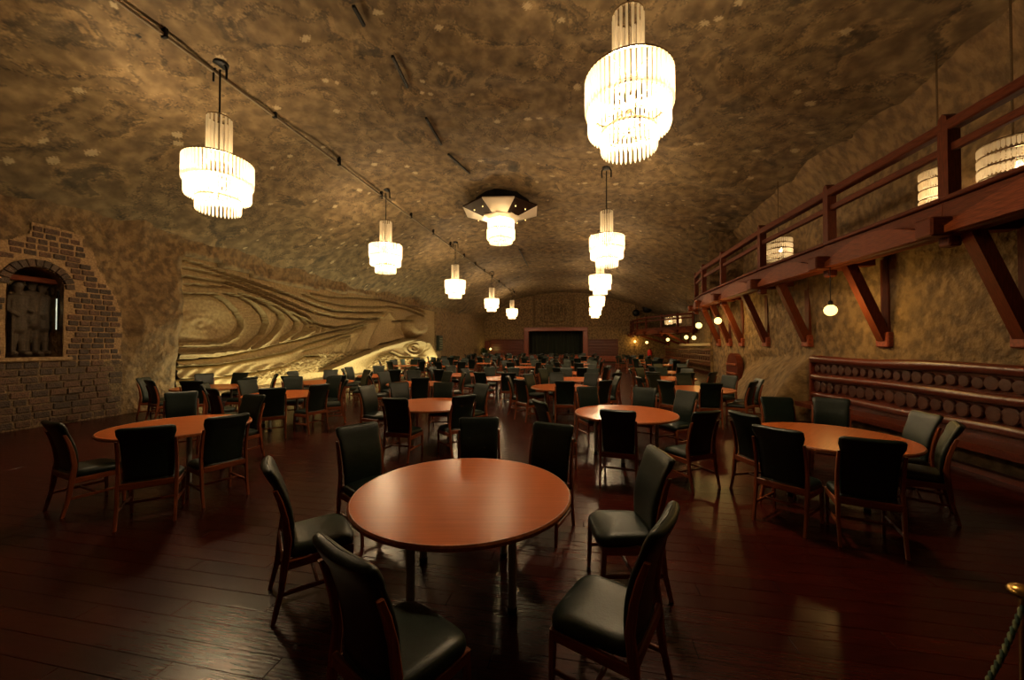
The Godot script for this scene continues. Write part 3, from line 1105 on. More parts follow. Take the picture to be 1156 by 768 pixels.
# ------------------------------------------------------------------ far end with the stage
func make_far_end() -> void:
	var we := struct_node("wall_far", "greenish grey rock end wall with a carved panel above the stage")
	# stage opening between x -7.2 and 0.2
	var sx0 := -7.05
	var sx1 := 0.1
	var sy0 := 0.75
	var sy1 := 3.75
	obj("rock_face", MB.new().grid(184, 70, func(i: int, j: int):
		var x := -13.3 + 23.0 * i / 184.0
		var y := 8.75 * j / 70.0
		var d := 0.0
		if x > -6.15 and x < -1.3 and y > 4.25 and y < 8.0:
			d = -0.42
			if x > -5.75 and x < -1.7 and y > 4.3 and y < 7.65:
				d = -0.30
		if y > 4.05 and y < 4.15 and (x < sx0 - 0.4 or x > sx1 + 0.4):
			d -= 0.12
		return V(x, y, -Z_END + d + rough(V(x, y, 5), 0.12 if d > -0.2 else 0.03)), Vector3.BACK, func(i: int, j: int):
			var x := -13.3 + 23.0 * (i + 0.5) / 184.0
			var y := 8.75 * (j + 0.5) / 70.0
			return x > sx0 and x < sx1 and y > sy0 and y < sy1), M.salt_rock, we)
	obj("rock_backing", MB.new().box(V(-13.7, -0.3, -50.5), V(10.1, 9.0, -50.2)).box(V(-13.7, 4.2, -50.3), V(10.1, 4.4, -46.3)).box(V(sx0 - 0.4, -0.1, -50.3), V(sx0 - 0.2, 4.3, -46.3)).box(V(sx1 + 0.2, -0.1, -50.3), V(sx1 + 0.4, 4.3, -46.3)), M.salt_rock, we)
	# crest carved in the panel: shield, crown and two supporters
	var B := []
	for k in 9:
		var a := -PI * k / 8.0
		B.append([V(cos(a) * 0.75, 0.15 + sin(a) * 1.0 * (1.0 if k != 4 else 1.15), 0), V(cos(a) * 0.5, 0.2 + sin(a) * 0.6, 0), 0.13, 0.1])
	B.append([V(-0.75, 0.2, 0), V(-0.75, 0.95, 0), 0.13, 0.13])
	B.append([V(0.75, 0.2, 0), V(0.75, 0.95, 0), 0.13, 0.13])
	B.append([V(-0.75, 0.95, 0), V(0.75, 0.95, 0), 0.12, 0.12])
	B.append([V(0, -0.5, 0), V(0, 0.45, 0.05), 0.2, 0.14])       # bird on the shield
	B.append([V(0, 0.45, 0.05), V(0.12, 0.68, 0.05), 0.1, 0.07])
	for s in [-1, 1]:
		B.append([V(s * 0.1, 0.3, 0), V(s * 0.5, 0.6, 0), 0.1, 0.08])
		B.append([V(s * 0.5, 0.6, 0), V(s * 0.52, -0.1, 0), 0.08, 0.04])
		B.append([V(s * 0.3, 0.4, 0), V(s * 0.34, -0.25, 0), 0.07, 0.04])
		B.append([V(s * 0.06, -0.5, 0), V(s * 0.25, -0.75, 0), 0.06, 0.04])
		B.append([V(s * 1.3, -0.9, 0), V(s * 1.2, -0.1, 0), 0.14, 0.17])   # supporters
		B.append([V(s * 1.2, -0.1, 0), V(s * 1.25, 0.55, 0), 0.18, 0.2])
		B.append([V(s * 1.25, 0.75, 0), V(s * 1.22, 0.95, 0.03), 0.13, 0.13])
		B.append([V(s * 1.2, 0.5, 0), V(s * 0.88, 0.8, 0.05), 0.09, 0.06])
		B.append([V(s * 1.45, 0.5, 0), V(s * 1.55, 0.0, 0), 0.09, 0.06])
		B.append([V(s * 0.2, 1.1, 0), V(s * 0.45, 1.45, 0), 0.08, 0.07])
	B.append([V(0, 1.1, 0), V(0, 1.5, 0), 0.1, 0.09])
	B.append([V(-0.5, 1.1, 0), V(0.5, 1.1, 0), 0.1, 0.1])
	B.append([V(-1.4, -1.05, 0), V(0, -1.25, 0.03), 0.1, 0.12])
	B.append([V(1.4, -1.05, 0), V(0, -1.25, 0.03), 0.1, 0.12])
	var cr := obj("carved_crest", nets(B, V(-1.8, -1.5, -0.25), V(1.8, 1.75, 0.3), 0.06, 0.06), M.salt_rock)
	cr.position = V(-3.72, 5.95, -Z_END - 0.26)
	cr.scale = V(1, 1, 2.0)
	tag(cr, "carved crest of a shield with crown and two supporters above the stage", "carving")
	# stage: frame, floor and curtain
	var st := thing("stage", "dark stage opening in a wide reddish wooden frame on the end wall", "stage", V((sx0 + sx1) / 2, 0, -Z_END))
	var hw := (sx1 - sx0) / 2
	for s in [-1, 1]:
		obj("frame_post", MB.new().cbox(V(s * hw - 0.3, 0.5, -0.2), V(s * hw + 0.3, 4.05, 0.16), 0.03), M.stage_wood, st)
	obj("frame_head", MB.new().cbox(V(-hw - 0.3, 3.62, -0.2), V(hw + 0.3, 4.08, 0.18), 0.03), M.stage_wood, st)
	obj("stage_front", MB.new().cbox(V(-hw - 0.3, 0.0, -0.1), V(hw + 0.3, 0.72, 0.22), 0.03), M.stage_wood, st)
	obj("stage_floor", MB.new().box(V(-hw - 0.2, 0.5, -4.1), V(hw + 0.2, 0.74, -0.05)), M.panel_wood, st)
	obj("curtain", MB.new().grid(120, 2, func(i: int, j: int): return V(-hw - 0.2 + (2 * hw + 0.4) * i / 120.0, 0.74 + 3.2 * j / 2.0, -2.2 + 0.09 * sin(i * 0.8) + 0.03 * sin(i * 1.9)), Vector3.BACK), M.curtain, st)
	# wainscot of boards on both sides of the stage
	for s in [[-11.6, sx0 - 0.32, "wooden board wainscot left of the dark stage opening"], [sx1 + 0.32, 3.9, "wooden board wainscot right of the dark stage opening"]]:
		var w := thing("wainscot", s[2], "panelling", V(s[0], 0, -Z_END))
		var ln: float = s[1] - s[0]
		obj("back_board", MB.new().box(V(0, 0, -0.05), V(ln, 2.5, 0.12)), M.panel_wood, w)
		for k in 6:
			obj("board", MB.new().cbox(V(0, 0.42 + k * 0.35, 0.12), V(ln, 0.73 + k * 0.35, 0.19), 0.03), M.panel_wood, w)
		obj("top_rail", MB.new().cbox(V(0, 2.48, -0.02), V(ln, 2.62, 0.25), 0.03), M.panel_wood, w)
	# step running before the stage
	var sp := obj("stage_step", MB.new().cbox(V(-11.4, 0, -Z_END + 0.3), V(4.2, 0.36, -Z_END + 1.1), 0.03).cbox(V(-11.4, 0.36, -Z_END + 0.3), V(4.2, 0.62, -Z_END + 0.5), 0.02), M.stage_wood)
	tag(sp, "long reddish wooden step running along the end wall before the stage", "step")
	# doorway in the left corner
	var d := struct_node("door_1", "dark doorway in the left corner of the end wall")
	obj("door_leaf", MB.new().cbox(V(-12.35, 0, -Z_END - 0.05), V(-11.75, 2.35, -Z_END + 0.16), 0.02), M.panel_wood, d)
	obj("door_frame", MB.new().box(V(-12.45, 0, -Z_END), V(-12.33, 2.45, -Z_END + 0.2)).box(V(-11.77, 0, -Z_END), V(-11.65, 2.45, -Z_END + 0.2)).box(V(-12.45, 2.33, -Z_END), V(-11.65, 2.45, -Z_END + 0.2)), M.panel_wood, d)

# ------------------------------------------------------------------ timber gallery
func gallery(g: Node3D, posts: Array, wall: Callable, yb: float, struts: Array) -> void:
	# posts: points of the front edge in plan (x, z)
	var y := yb
	for k in posts.size():
		var p: Vector2 = posts[k]
		var a: Vector2 = posts[maxi(k - 1, 0)]
		var b: Vector2 = posts[mini(k + 1, posts.size() - 1)]
		var dir := (b - a).normalized()
		var xf := Transform3D(Basis(V(dir.x, 0, -dir.y), Vector3.UP, V(dir.x, 0, -dir.y).cross(Vector3.UP)), V(p.x, y, -p.y))
		# local x runs along the edge; z to one side: keep the room side at -z or +z by sign
		var po := obj("post", MB.new().prism([Vector2(-0.075, -0.1), Vector2(0.075, -0.1), Vector2(0.075, 1.62), Vector2(0.06, 1.74), Vector2(0.0, 1.8), Vector2(-0.06, 1.74), Vector2(-0.075, 1.62)], -0.085, 0.085), M.beam_wood_y, g)
		po.transform = xf
		var en := obj("beam_end", MB.new().cbox(V(-0.14, -0.02, -0.36), V(0.14, 0.26, 0.36), 0.025), M.beam_wood_z, g)
		en.transform = xf
		var dr := obj("drop_post", MB.new().cbox(V(-0.085, -0.16, -0.085), V(0.085, 0.02, 0.085), 0.02), M.beam_wood_y, g)
		dr.transform = xf
		if k == posts.size() - 1:
			continue
		var q: Vector2 = posts[k + 1]
		var ln := p.distance_to(q)
		var d2 := (q - p) / ln
		var ax := V(d2.x, 0, -d2.y)
		var bf := Transform3D(Basis(ax, Vector3.UP, ax.cross(Vector3.UP)), V(p.x, y, -p.y))
		var parts := [
			["edge_beam", MB.new().cbox(V(0, 0, -0.09), V(ln, 0.5, 0.09), 0.02)],
			["top_rail", MB.new().cbox(V(0, 1.53, -0.085), V(ln, 1.69, 0.085), 0.02)],
			["middle_rail", MB.new().cbox(V(0, 1.22, -0.04), V(ln, 1.34, 0.04), 0.012)],
			["lower_rail", MB.new().cbox(V(0, 0.5, -0.14), V(ln, 0.57, 0.14), 0.015)],
		]
		# arched board nailed on both faces of the beam
		var arch := [Vector2(0.12, 0.02), Vector2(ln - 0.12, 0.02), Vector2(ln - 0.12, 0.12)]
		for s in 9:
			var t := 1.0 - s / 8.0
			arch.append(Vector2(0.16 + (ln - 0.32) * t, 0.12 + 0.29 * sin(PI * t)))
		arch.append(Vector2(0.12, 0.12))
		parts.append(["arch_board", MB.new().prism(arch, -0.2, 0.2)])
		for pt in parts:
			var o := obj(pt[0], pt[1], M.board_wood_x if pt[0] == "arch_board" else M.beam_wood_x, g)
			o.transform = bf
	# deck between the edge and the wall
	var plan := []
	for p in posts:
		plan.append(p)
	for k in posts.size():
		var p: Vector2 = posts[posts.size() - 1 - k]
		plan.append(wall.call(p, 0.5))
	obj("deck", MB.new().prism(plan, y + 0.3, y + 0.44, Transform3D(Basis(V(1, 0, 0), V(0, 0, -1), V(0, 1, 0)), Vector3.ZERO)), M.beam_wood_z, g)
	for p in posts:
		var e: Vector2 = wall.call(p, 0.1)
		obj("joist", MB.new().tube([V(p.x, y + 0.13, -p.y), V(e.x, y + 0.13, -e.y)], 0.13, 4, false), M.beam_wood_z, g)
	for s in struts:
		# s: foot on the wall, head under the edge (plan points)
		var ft: Vector2 = s[0]
		var hd: Vector2 = s[1]
		var fo := V(ft.x, 2.02, -ft.y)
		var he := V(hd.x, y + 0.12, -hd.y)
		obj("strut", MB.new().tube([fo, he], 0.125, 4, false), M.beam_wood_y, g)
		obj("strut_foot", MB.new().cbox(V(-0.06, -0.16, -0.16), V(0.1, 0.14, 0.16), 0.02, Transform3D(Basis(), fo)), M.stage_wood, g)
		obj("wall_post", MB.new().cbox(V(0.0, 0.1, -0.1), V(0.12, y - 1.9, 0.1), 0.01, Transform3D(Basis(), fo)), M.beam_wood_y, g)

func make_gallery() -> void:
	var g := thing("timber_gallery", "long brown timber gallery with railings and diagonal struts on the right wall", "gallery")
	var posts := []
	for z in [-1.5, 1.2, 3.9, 6.6, 9.05, 11.75, 14.8, 17.0, 18.8]:
		posts.append(Vector2(front_r(z), z))
	posts[8] = Vector2(5.15, 18.9)
	var struts := []
	for z in [-1.4, 1.3, 4.1, 6.45, 8.75, 11.1, 13.3, 15.2, 16.4, 17.6]:
		struts.append([Vector2(wall_r(z) - 0.02, z), Vector2(front_r(z) + 0.08, z - 0.02)])
	gallery(g, posts, func(p, over): return Vector2(6.6 + over * 0.4, p.y), 3.5, struts)
	var g2 := thing("timber_gallery", "far short timber gallery across the deep bay beside the end wall", "gallery")
	gallery(g2, [Vector2(8.9, 33.6), Vector2(7.9, 34.6), Vector2(6.9, 36.2), Vector2(5.9, 38.4), Vector2(5.4, 41.0), Vector2(5.3, 43.5), Vector2(5.3, 45.8)], func(p, over): return Vector2(9.0 + over * 0.3, maxf(p.y, 34.5) + over * 0.01), 2.95, [[Vector2(9.0, 38.5), Vector2(6.2, 38.0)], [Vector2(9.0, 36.0), Vector2(7.2, 36.2)], [Vector2(9.0, 44.0), Vector2(5.6, 43.0)]])

# ------------------------------------------------------------------ log benches
func log_bench(g: Node3D, path: Array, side: float, step: float, rmul := 1.0) -> void:
	# path: plan points of the back board; side: +1 when the room is to the -x of the path
	var len_sum := [0.0]
	for k in path.size() - 1:
		len_sum.append(len_sum[k] + path[k].distance_to(path[k + 1]))
	var at := func(s: float):
		for k in path.size() - 1:
			if s <= len_sum[k + 1] or k == path.size() - 2:
				return path[k].lerp(path[k + 1], (s - len_sum[k]) / (len_sum[k + 1] - len_sum[k]))
	var total: float = len_sum[-1]
	var n := int(total / 0.35)
	for lg in [["top_log", 1.55, 0.088, 0.06], ["middle_log", 1.14, 0.078, 0.06], ["lower_log", 0.70, 0.075, 0.06]]:
		var pts := []
		var rr := []
		for k in n + 1:
			var q: Vector2 = at.call(total * k / n)
			pts.append(V(q.x - lg[3], lg[1] + 0.012 * sin(k * 0.7 + lg[1] * 9.0), -q.y))
			rr.append(lg[2] * (1.0 + 0.08 * sin(k * 0.9 + lg[1] * 5.0)))
		obj(lg[0], MB.new().tube(pts, rr, 12), M.bench_wood, g)
	for bd in [["back_board", 0.45, 1.60, 0.02, 0.08], ["seat", 0.47, 0.53, 0.48, -0.02], ["seat_front", 0.42, 0.47, 0.46, -0.41], ["floor_rail", 0.0, 0.08, 0.10, 0.02]]:
		var mb := MB.new()
		for k in path.size() - 1:
			var a: Vector2 = path[k]
			var b: Vector2 = path[k + 1]
			mb.prism([Vector2(a.x - bd[3], a.y), Vector2(b.x - bd[3], b.y), Vector2(b.x + bd[4], b.y), Vector2(a.x + bd[4], a.y)], bd[1], bd[2], Transform3D(Basis(V(1, 0, 0), V(0, 0, -1), V(0, 1, 0)), Vector3.ZERO))
		obj(bd[0], mb, M.bench_wood, g)
	var discs := []
	for k in 3:
		var r := 0.115 - 0.012 * k
		discs.append(MB.new().lathe([Vector2(r * 0.98, -0.03), Vector2(r, 0.02), Vector2(r * 0.9, 0.032), Vector2(r * 0.5, 0.034), Vector2(0.004, 0.033)], 12, false).mesh())
		discs[k].surface_set_material(0, M.log_end)
	for row in [[1.345, 0.95], [0.92, 1.12]]:
		var s := 0.14
		while s < total - 0.1:
			var q: Vector2 = at.call(s)
			var o := inst("log_slice", discs[rng.randi_range(0, 2)], null, g)
			var sc: float = row[1] * rng.randf_range(0.92, 1.05) * rmul
			o.transform = Transform3D(Basis(Vector3.FORWARD, -PI / 2) * Basis.from_scale(V(sc, 1.0 + rng.randf_range(0, 0.5), sc)), V(q.x - 0.03, row[0] + rng.randf_range(-0.012, 0.012), -q.y))
			o.rotation = Vector3(rng.randf_range(-0.1, 0.1), rng.randf_range(-0.08, 0.08), PI / 2)
			o.scale = V(sc, 1.2, sc)
			s += step * rng.randf_range(0.94, 1.08) * (1.05 if row[0] < 1.0 else 0.92)

func make_benches() -> void:
	var g := thing("log_bench", "long varnished bench with a back of logs and round log slices along the right wall", "bench")
	var pts := []
	for z in [10.45, 9.0, 7.5, 6.0, 4.5, 3.2]:
		pts.append(Vector2(wall_r(z) - 0.2, z))
	log_bench(g, pts, 1.0, 0.205, 1.04)
	obj("end_panel", MB.new().cbox(V(wall_r(10.45) - 0.32, 0.4, -10.52), V(wall_r(10.45) - 0.02, 1.62, -10.44), 0.015), M.bench_wood, g)
	var g2 := thing("log_bench", "far log bench along the wall of the deep bay", "bench")
	log_bench(g2, [Vector2(8.95, 44.5), Vector2(8.95, 36.0), Vector2(8.95, 27.0), Vector2(8.95, 20.0)], 1.0, 0.55, 2.0)

# ------------------------------------------------------------------ chandeliers
const CHAND := 11.5
var rod_meshes := {}

func rod(length: float, r: float) -> ArrayMesh:
	var key := "%.3f_%.3f" % [length, r]
	if not rod_meshes.has(key):
		rod_meshes[key] = MB.new().lathe([Vector2(r * 0.25, -length), Vector2(r, -length + r * 2.0), Vector2(r, -r), Vector2(r * 0.4, 0.0)], 6, false).mesh()
		rod_meshes[key].surface_set_material(0, M.crystal_rod)
	return rod_meshes[key]

# tiers: [name, number, radius, top, length, rod radius], heights from the middle of the body
const TIERS := [
	["column_rod", 16, 0.205, 1.34, 0.98, 0.020],
	["upper_rod", 54, 0.585, 0.44, 0.50, 0.0235],
	["lower_rod", 50, 0.545, 0.02, 0.36, 0.0235],
	["bottom_rod", 34, 0.37, -0.34, 0.28, 0.020],
]

func ring_mb(mb: MB, r: float, y: float, t: float) -> void:
	var rings := []
	for k in 32:
		var a := TAU * k / 32.0
		var o := V(cos(a), 0, sin(a))
		rings.append([o * (r - t) + V(0, y - t, 0), o * (r + t) + V(0, y - t, 0), o * (r + t) + V(0, y + t, 0), o * (r - t) + V(0, y + t, 0)])
	mb.loft(rings, false, false, true)

func chandelier(at: Vector3, roof: float, single: bool, label: String, group: String, size := 1.0, energy := CHAND) -> Node3D:
	var c := thing("chandelier", label, "chandelier", at, 0.0, group)
	var fr := MB.new()
	for t in TIERS:
		ring_mb(fr, t[2] * size, (t[3] + 0.005) * size, 0.012)
	for k in 6:
		var a := TAU * k / 6.0
		for lv in [[0.585, 0.44], [0.545, 0.02], [0.37, -0.34]]:
			fr.tube([V(0, lv[1] * size, 0), V(cos(a) * lv[0], lv[1], sin(a) * lv[0]) * size], 0.009, 4, false)
	obj("frame", fr, M.chrome, c)
	obj("stem", MB.new().tube([V(0, -0.3 * size, 0), V(0, 1.36 * size, 0)], 0.022, 8), M.chrome, c)
	var rods := []
	obj("hanging_rod", MB.new().tube([V(0, 1.34 * size, 0), V(0, roof - at.y - 0.1, 0)], 0.018, 6), M.black_metal, c)
	var hk := []
	for k in 9:
		var a := PI * k / 8.0
		hk.append(V(0.16 * cos(a), roof - at.y - 0.12 + 0.14 * sin(a), 0))
	obj("ceiling_hook", MB.new().tube([hk[0] + V(0, -0.2, 0)] + hk + [hk[8] + V(0, -0.2, 0)], 0.022, 6).lathe([Vector2(0.14, 0), Vector2(0.16, 0.05), Vector2(0.1, 0.09)], 12, true, Transform3D(Basis(), V(0, roof - at.y - 0.02, 0))), M.black_metal, c)
	for t in TIERS:
		var rm := rod(t[4] * size, t[5] * size)
		var merged := MB.new()
		for k in t[1]:
			var a: float = TAU * (k + 0.5) / t[1]
			var pos := V(cos(a) * t[2], t[3], sin(a) * t[2]) * size
			if single:
				var o := inst(t[0], rm, null, c)
				o.position = pos
				o.rotation.y = -a
			else:
				merged.lathe([Vector2(t[5] * 0.25, -t[4]) * size, Vector2(t[5], -t[4] + t[5] * 2.0) * size, Vector2(t[5], -t[5]) * size, Vector2(t[5] * 0.4, 0.0) * size], 5, false, Transform3D(Basis(), pos))
		if not single:
			var o := obj(t[0] + "s", merged, M.crystal_rod, c)
			o.set_meta("kind", "stuff")
	for k in 6:
		var a := TAU * (k + 0.5) / 6.0
		var o := obj("bulb", MB.new().lathe([Vector2(0.002, -0.055), Vector2(0.04, -0.035), Vector2(0.052, 0.0), Vector2(0.036, 0.04), Vector2(0.018, 0.07), Vector2(0.016, 0.09)], 10, true, Transform3D(Basis.from_scale(Vector3.ONE * size), Vector3.ZERO)), M.bulb_glow, c)
		o.position = V(cos(a) * 0.3, -0.1, sin(a) * 0.3) * size
	omni(c, V(0, -0.06, 0) * size, Color(1.0, 0.87, 0.68), energy, 0.22 * size)
	return c

func make_chandeliers() -> void:
	var zl := [6.44, 13.08, 20.9, 29.7, 38.4]
	var zr := [5.5, 13.5, 20.9, 29.9, 38.8]
	var xr := [0.62, 0.77, 0.84, 0.96, 1.06]
	var words_l := ["tiered crystal rod chandelier hung before the brick niche", "lit crystal rod chandelier hung before the boulder end of the relief", "lit crystal rod chandelier third along the ceiling conduit from the brick niche", "small looking crystal chandelier, fourth along the conduit towards the stage", "crystal chandelier at the stage end of the ceiling conduit"]
	var words_r := ["large crystal rod chandelier hung highest above the round tables near the gallery rail", "lit crystal chandelier hung on a long rod in the row beside the gallery", "crystal chandelier third in the overlapping row beside the gallery", "crystal chandelier fourth in the overlapping row above the stage corner", "crystal chandelier last in the overlapping row, lowest over the stage corner"]
	for k in 5:
		var x := -7.4
		chandelier(V(x, 5.25, -zl[k]), ceil_rough(x, zl[k]), k == 0, words_l[k], "chandeliers along the conduit")
		chandelier(V(xr[k], 5.25, -zr[k]), ceil_rough(xr[k], zr[k]), k == 0, words_r[k], "chandeliers beside the gallery")
	# crystal lamps in the gallery
	var gw := ["tiered crystal lamp behind the gallery railing, cut by the second post", "tiered crystal lamp behind the gallery railing beside the thick end post", "tiered crystal lamp behind the gallery railing near its far bend"]
	var gp := [V(6.25, 4.68, -8.05), V(6.25, 4.55, -6.85), V(6.15, 4.95, -13.5)]
	for k in 3:
		gallery_lamp(gp[k], gw[k], [0.23, 0.33, 0.36][k])
	for p in [V(8.3, 4.2, -36.5), V(8.0, 4.2, -38.6)]:
		gallery_lamp(p, "small bright crystal lamp behind the far short gallery railing")

func gallery_lamp(at: Vector3, label: String, r := 0.34) -> void:
	var c := thing("gallery_lamp", label, "lamp", at, 0.0, "crystal lamps in the galleries")
	var fr := MB.new()
	for k in 5:
		ring_mb(fr, r + 0.01, 0.36 - k * 0.17, 0.009)
		for j in 4:
			var a := TAU * j / 4.0
			fr.tube([V(0, 0.36 - k * 0.17, 0), V(cos(a) * r, 0.36 - k * 0.17, sin(a) * r)], 0.008, 4, false)
	obj("frame", fr, M.chrome, c)
	obj("hanging_rod", MB.new().tube([V(0, -0.3, 0), V(0, ceil_y(at.x, -at.z) - at.y + 0.2, 0)], 0.015, 6), M.chrome, c)
	for k in 4:
		var tier := MB.new()
		for j in 44:
			var a := TAU * j / 44.0
			tier.lathe([Vector2(0.006, -0.13), Vector2(0.022, -0.1), Vector2(0.022, -0.01), Vector2(0.008, 0.0)], 5, false, Transform3D(Basis(), V(cos(a) * r, 0.345 - k * 0.17, sin(a) * r)))
		obj("crystal_tier", tier, M.crystal_rod, c)
	var o := obj("bulb", MB.new().lathe([Vector2(0.002, -0.06), Vector2(0.045, -0.03), Vector2(0.05, 0.02), Vector2(0.02, 0.08)], 10), M.bulb_glow, c)
	o.position = V(0.07, 0, 0)
	omni(c, V(0.07, -0.01, 0), Color(1.0, 0.86, 0.66), 0.35, 0.05)

func make_central_light() -> void:
	var x := -3.62
	var z := 16.2
	var top := ceil_y(x, z)
	var c := thing("central_chandelier", "wide eight sided ceiling light with bright crystal drum at the crown of the roof", "chandelier", V(x, top - 1.0, -z))
	# eight sided ring of alternating panels, raised from the roof
	obj("ceiling_box", MB.new().lathe([Vector2(1.1, 0.55), Vector2(1.25, 0.6), Vector2(1.25, 1.35)], 8, false), M.black_metal, c)
	for k in 8:
		var a0 := TAU * (k - 0.5) / 8.0 - 0.15
		var a1 := TAU * (k + 0.5) / 8.0 - 0.15
		var p := []
		for q in [[0.85, 0.22], [1.72, 0.52]]:
			for dy in [0.0, 0.05]:
				p.append(V(cos(a0) * q[0], q[1] + dy, sin(a0) * q[0]))
				p.append(V(cos(a1) * q[0], q[1] + dy, sin(a1) * q[0]))
		var mb := MB.new()
		mb.add(p, PackedInt32Array([0, 4, 5, 0, 5, 1, 2, 3, 7, 2, 7, 6, 0, 1, 3, 0, 3, 2, 4, 6, 7, 4, 7, 5, 0, 2, 6, 0, 6, 4, 1, 5, 7, 1, 7, 3]), false)
		obj("ring_panel", mb, M.mirror_panel if k % 2 == 0 else M.bronze_panel, c)
		if k % 2 == 1:
			var am := (a0 + a1) / 2
			for s in [-0.28, 0.28]:
				var o := obj("spot_bulb", MB.new().lathe([Vector2(0.003, -0.03), Vector2(0.022, -0.01), Vector2(0.022, 0.02)], 8), M.globe_glow, c)
				o.position = V(cos(am) * 1.25 - sin(am) * s, 0.36, sin(am) * 1.25 + cos(am) * s)
	obj("inner_collar", MB.new().lathe([Vector2(0.62, 0.1), Vector2(0.86, 0.2), Vector2(0.86, 0.26), Vector2(0.62, 0.2)], 8, false), M.mirror_panel, c)
	var fr := MB.new()
	for y in [0.15, -0.3, -0.72]:
		ring_mb(fr, 0.58 if y > -0.5 else 0.52, y, 0.014)
		for j in 6:
			var a := TAU * j / 6.0
			fr.tube([V(0, y, 0), V(cos(a) * 0.52, y, sin(a) * 0.52)], 0.008, 4, false)
	obj("drum_frame", fr, M.chrome, c)
	obj("stem", MB.new().tube([V(0, -0.75, 0), V(0, 0.7, 0)], 0.025, 8), M.chrome, c)
	for t in [["upper_rods", 0.57, 0.15, 0.5], ["lower_rods", 0.60, -0.28, 0.46], ["bottom_rods", 0.5, -0.7, 0.2]]:
		var mb := MB.new()
		for k in 54:
			var a := TAU * k / 54.0
			mb.lathe([Vector2(0.006, -t[3]), Vector2(0.024, -t[3] + 0.05), Vector2(0.024, -0.02), Vector2(0.008, 0)], 5, false, Transform3D(Basis(), V(cos(a) * t[1], t[2], sin(a) * t[1])))
		var o := obj(t[0], mb, M.crystal_rod, c)
		o.set_meta("kind", "stuff")
	for k in 6:
		var a := TAU * (k + 0.5) / 6.0
		var o := obj("bulb", MB.new().lathe([Vector2(0.002, -0.055), Vector2(0.04, -0.035), Vector2(0.052, 0.0), Vector2(0.036, 0.04), Vector2(0.016, 0.09)], 10), M.bulb_glow, c)
		o.position = V(cos(a) * 0.3, -0.25, sin(a) * 0.3)
	omni(c, V(0, -0.25, 0), Color(1.0, 0.87, 0.68), CHAND * 1.0, 0.2)

# ------------------------------------------------------------------ small lamps
func globe(at: Vector3, hang: float, r: float, energy: float, label: String, group: String) -> void:
	var c := thing("globe_lamp", label, "lamp", at, 0.0, group)
	obj("bulb", MB.new().lathe([Vector2(0.003, -r), Vector2(r * 0.5, -r * 0.87), Vector2(r * 0.87, -r * 0.5), Vector2(r, 0), Vector2(r * 0.87, r * 0.5), Vector2(r * 0.5, r * 0.87), Vector2(0.02, r)], 14), M.globe_glow, c)
	obj("cap", MB.new().lathe([Vector2(0.045, r * 0.85), Vector2(0.045, r + 0.06), Vector2(0.015, r + 0.09)], 8), M.black_metal, c)
	obj("cord", MB.new().tube([V(0, r + 0.05, 0), V(0, hang, 0)], 0.008, 6), M.black_metal, c)
	omni(c, Vector3.ZERO, Color(1.0, 0.80, 0.44), energy, r * 0.8)

func make_small_lamps() -> void:
	var gr := "globe lamps under the galleries"
	globe(V(4.98, 2.62, -8.85), 0.95, 0.115, 0.95, "round frosted globe lamp hanging on a cord under the gallery above the bench end", gr)
	globe(V(4.72, 2.78, -14.7), 0.8, 0.125, 0.95, "round globe lamp under the gallery beside the arched niche door", gr)
	globe(V(4.66, 2.72, -16.8), 0.85, 0.125, 0.95, "round globe lamp under the far bend of the long gallery", gr)
	for p in [V(7.45, 2.42, -28.0), V(7.5, 2.5, -30.2)]:
		globe(p, 3.9, 0.15, 0.9, "bright globe lamp hanging in the deep bay above the far bench", gr)
	globe(V(7.3, 2.4, -35.6), 0.75, 0.15, 0.9, "bright globe lamp under the far short gallery", gr)
	globe(V(6.5, 2.2, -42.0), 0.9, 0.15, 0.9, "bright globe lamp between the far gallery and the end wall", gr)
	# sconce on the end wall
	var s := thing("wall_sconce", "brass wall lamp throwing a yellow glow on the end wall", "lamp", V(5.75, 2.3, -Z_END + 0.05))
	obj("wall_plate", MB.new().cbox(V(-0.08, -0.5, -0.08), V(0.08, -0.1, 0.04), 0.02), M.brass, s)
	obj("arm", MB.new().tube([V(0, -0.4, 0), V(0, -0.45, 0.2), V(0, -0.3, 0.32), V(0, -0.1, 0.32)], 0.025, 6), M.brass, s)
	obj("bulb", MB.new().lathe([Vector2(0.005, -0.14), Vector2(0.1, -0.1), Vector2(0.15, 0.0), Vector2(0.1, 0.12), Vector2(0.01, 0.16)], 12, true, Transform3D(Basis(), V(0, 0.02, 0.32))), M.globe_glow, s)
	omni(s, V(0, 0.02, 0.32), Color(1.0, 0.78, 0.36), 1.2, 0.12)
	# standing lamp by the plant
	var t := thing("floor_lamp", "slim floor lamp with a small lit head beside the corner plant", "lamp", V(-11.2, 0, -44.4))
	obj("base", MB.new().lathe([Vector2(0.22, 0), Vector2(0.22, 0.03), Vector2(0.05, 0.06)], 14), M.black_metal, t)
	obj("pole", MB.new().tube([V(0, 0.04, 0), V(0, 1.32, 0)], 0.03, 8), M.chrome, t)
	obj("bulb", MB.new().lathe([Vector2(0.01, -0.13), Vector2(0.1, -0.1), Vector2(0.14, 0.0), Vector2(0.1, 0.1), Vector2(0.01, 0.13)], 12, true, Transform3D(Basis(), V(0, 1.45, 0))), M.globe_glow, t)
	omni(t, V(0, 1.45, 0), Color(1.0, 0.85, 0.45), 0.6, 0.1)

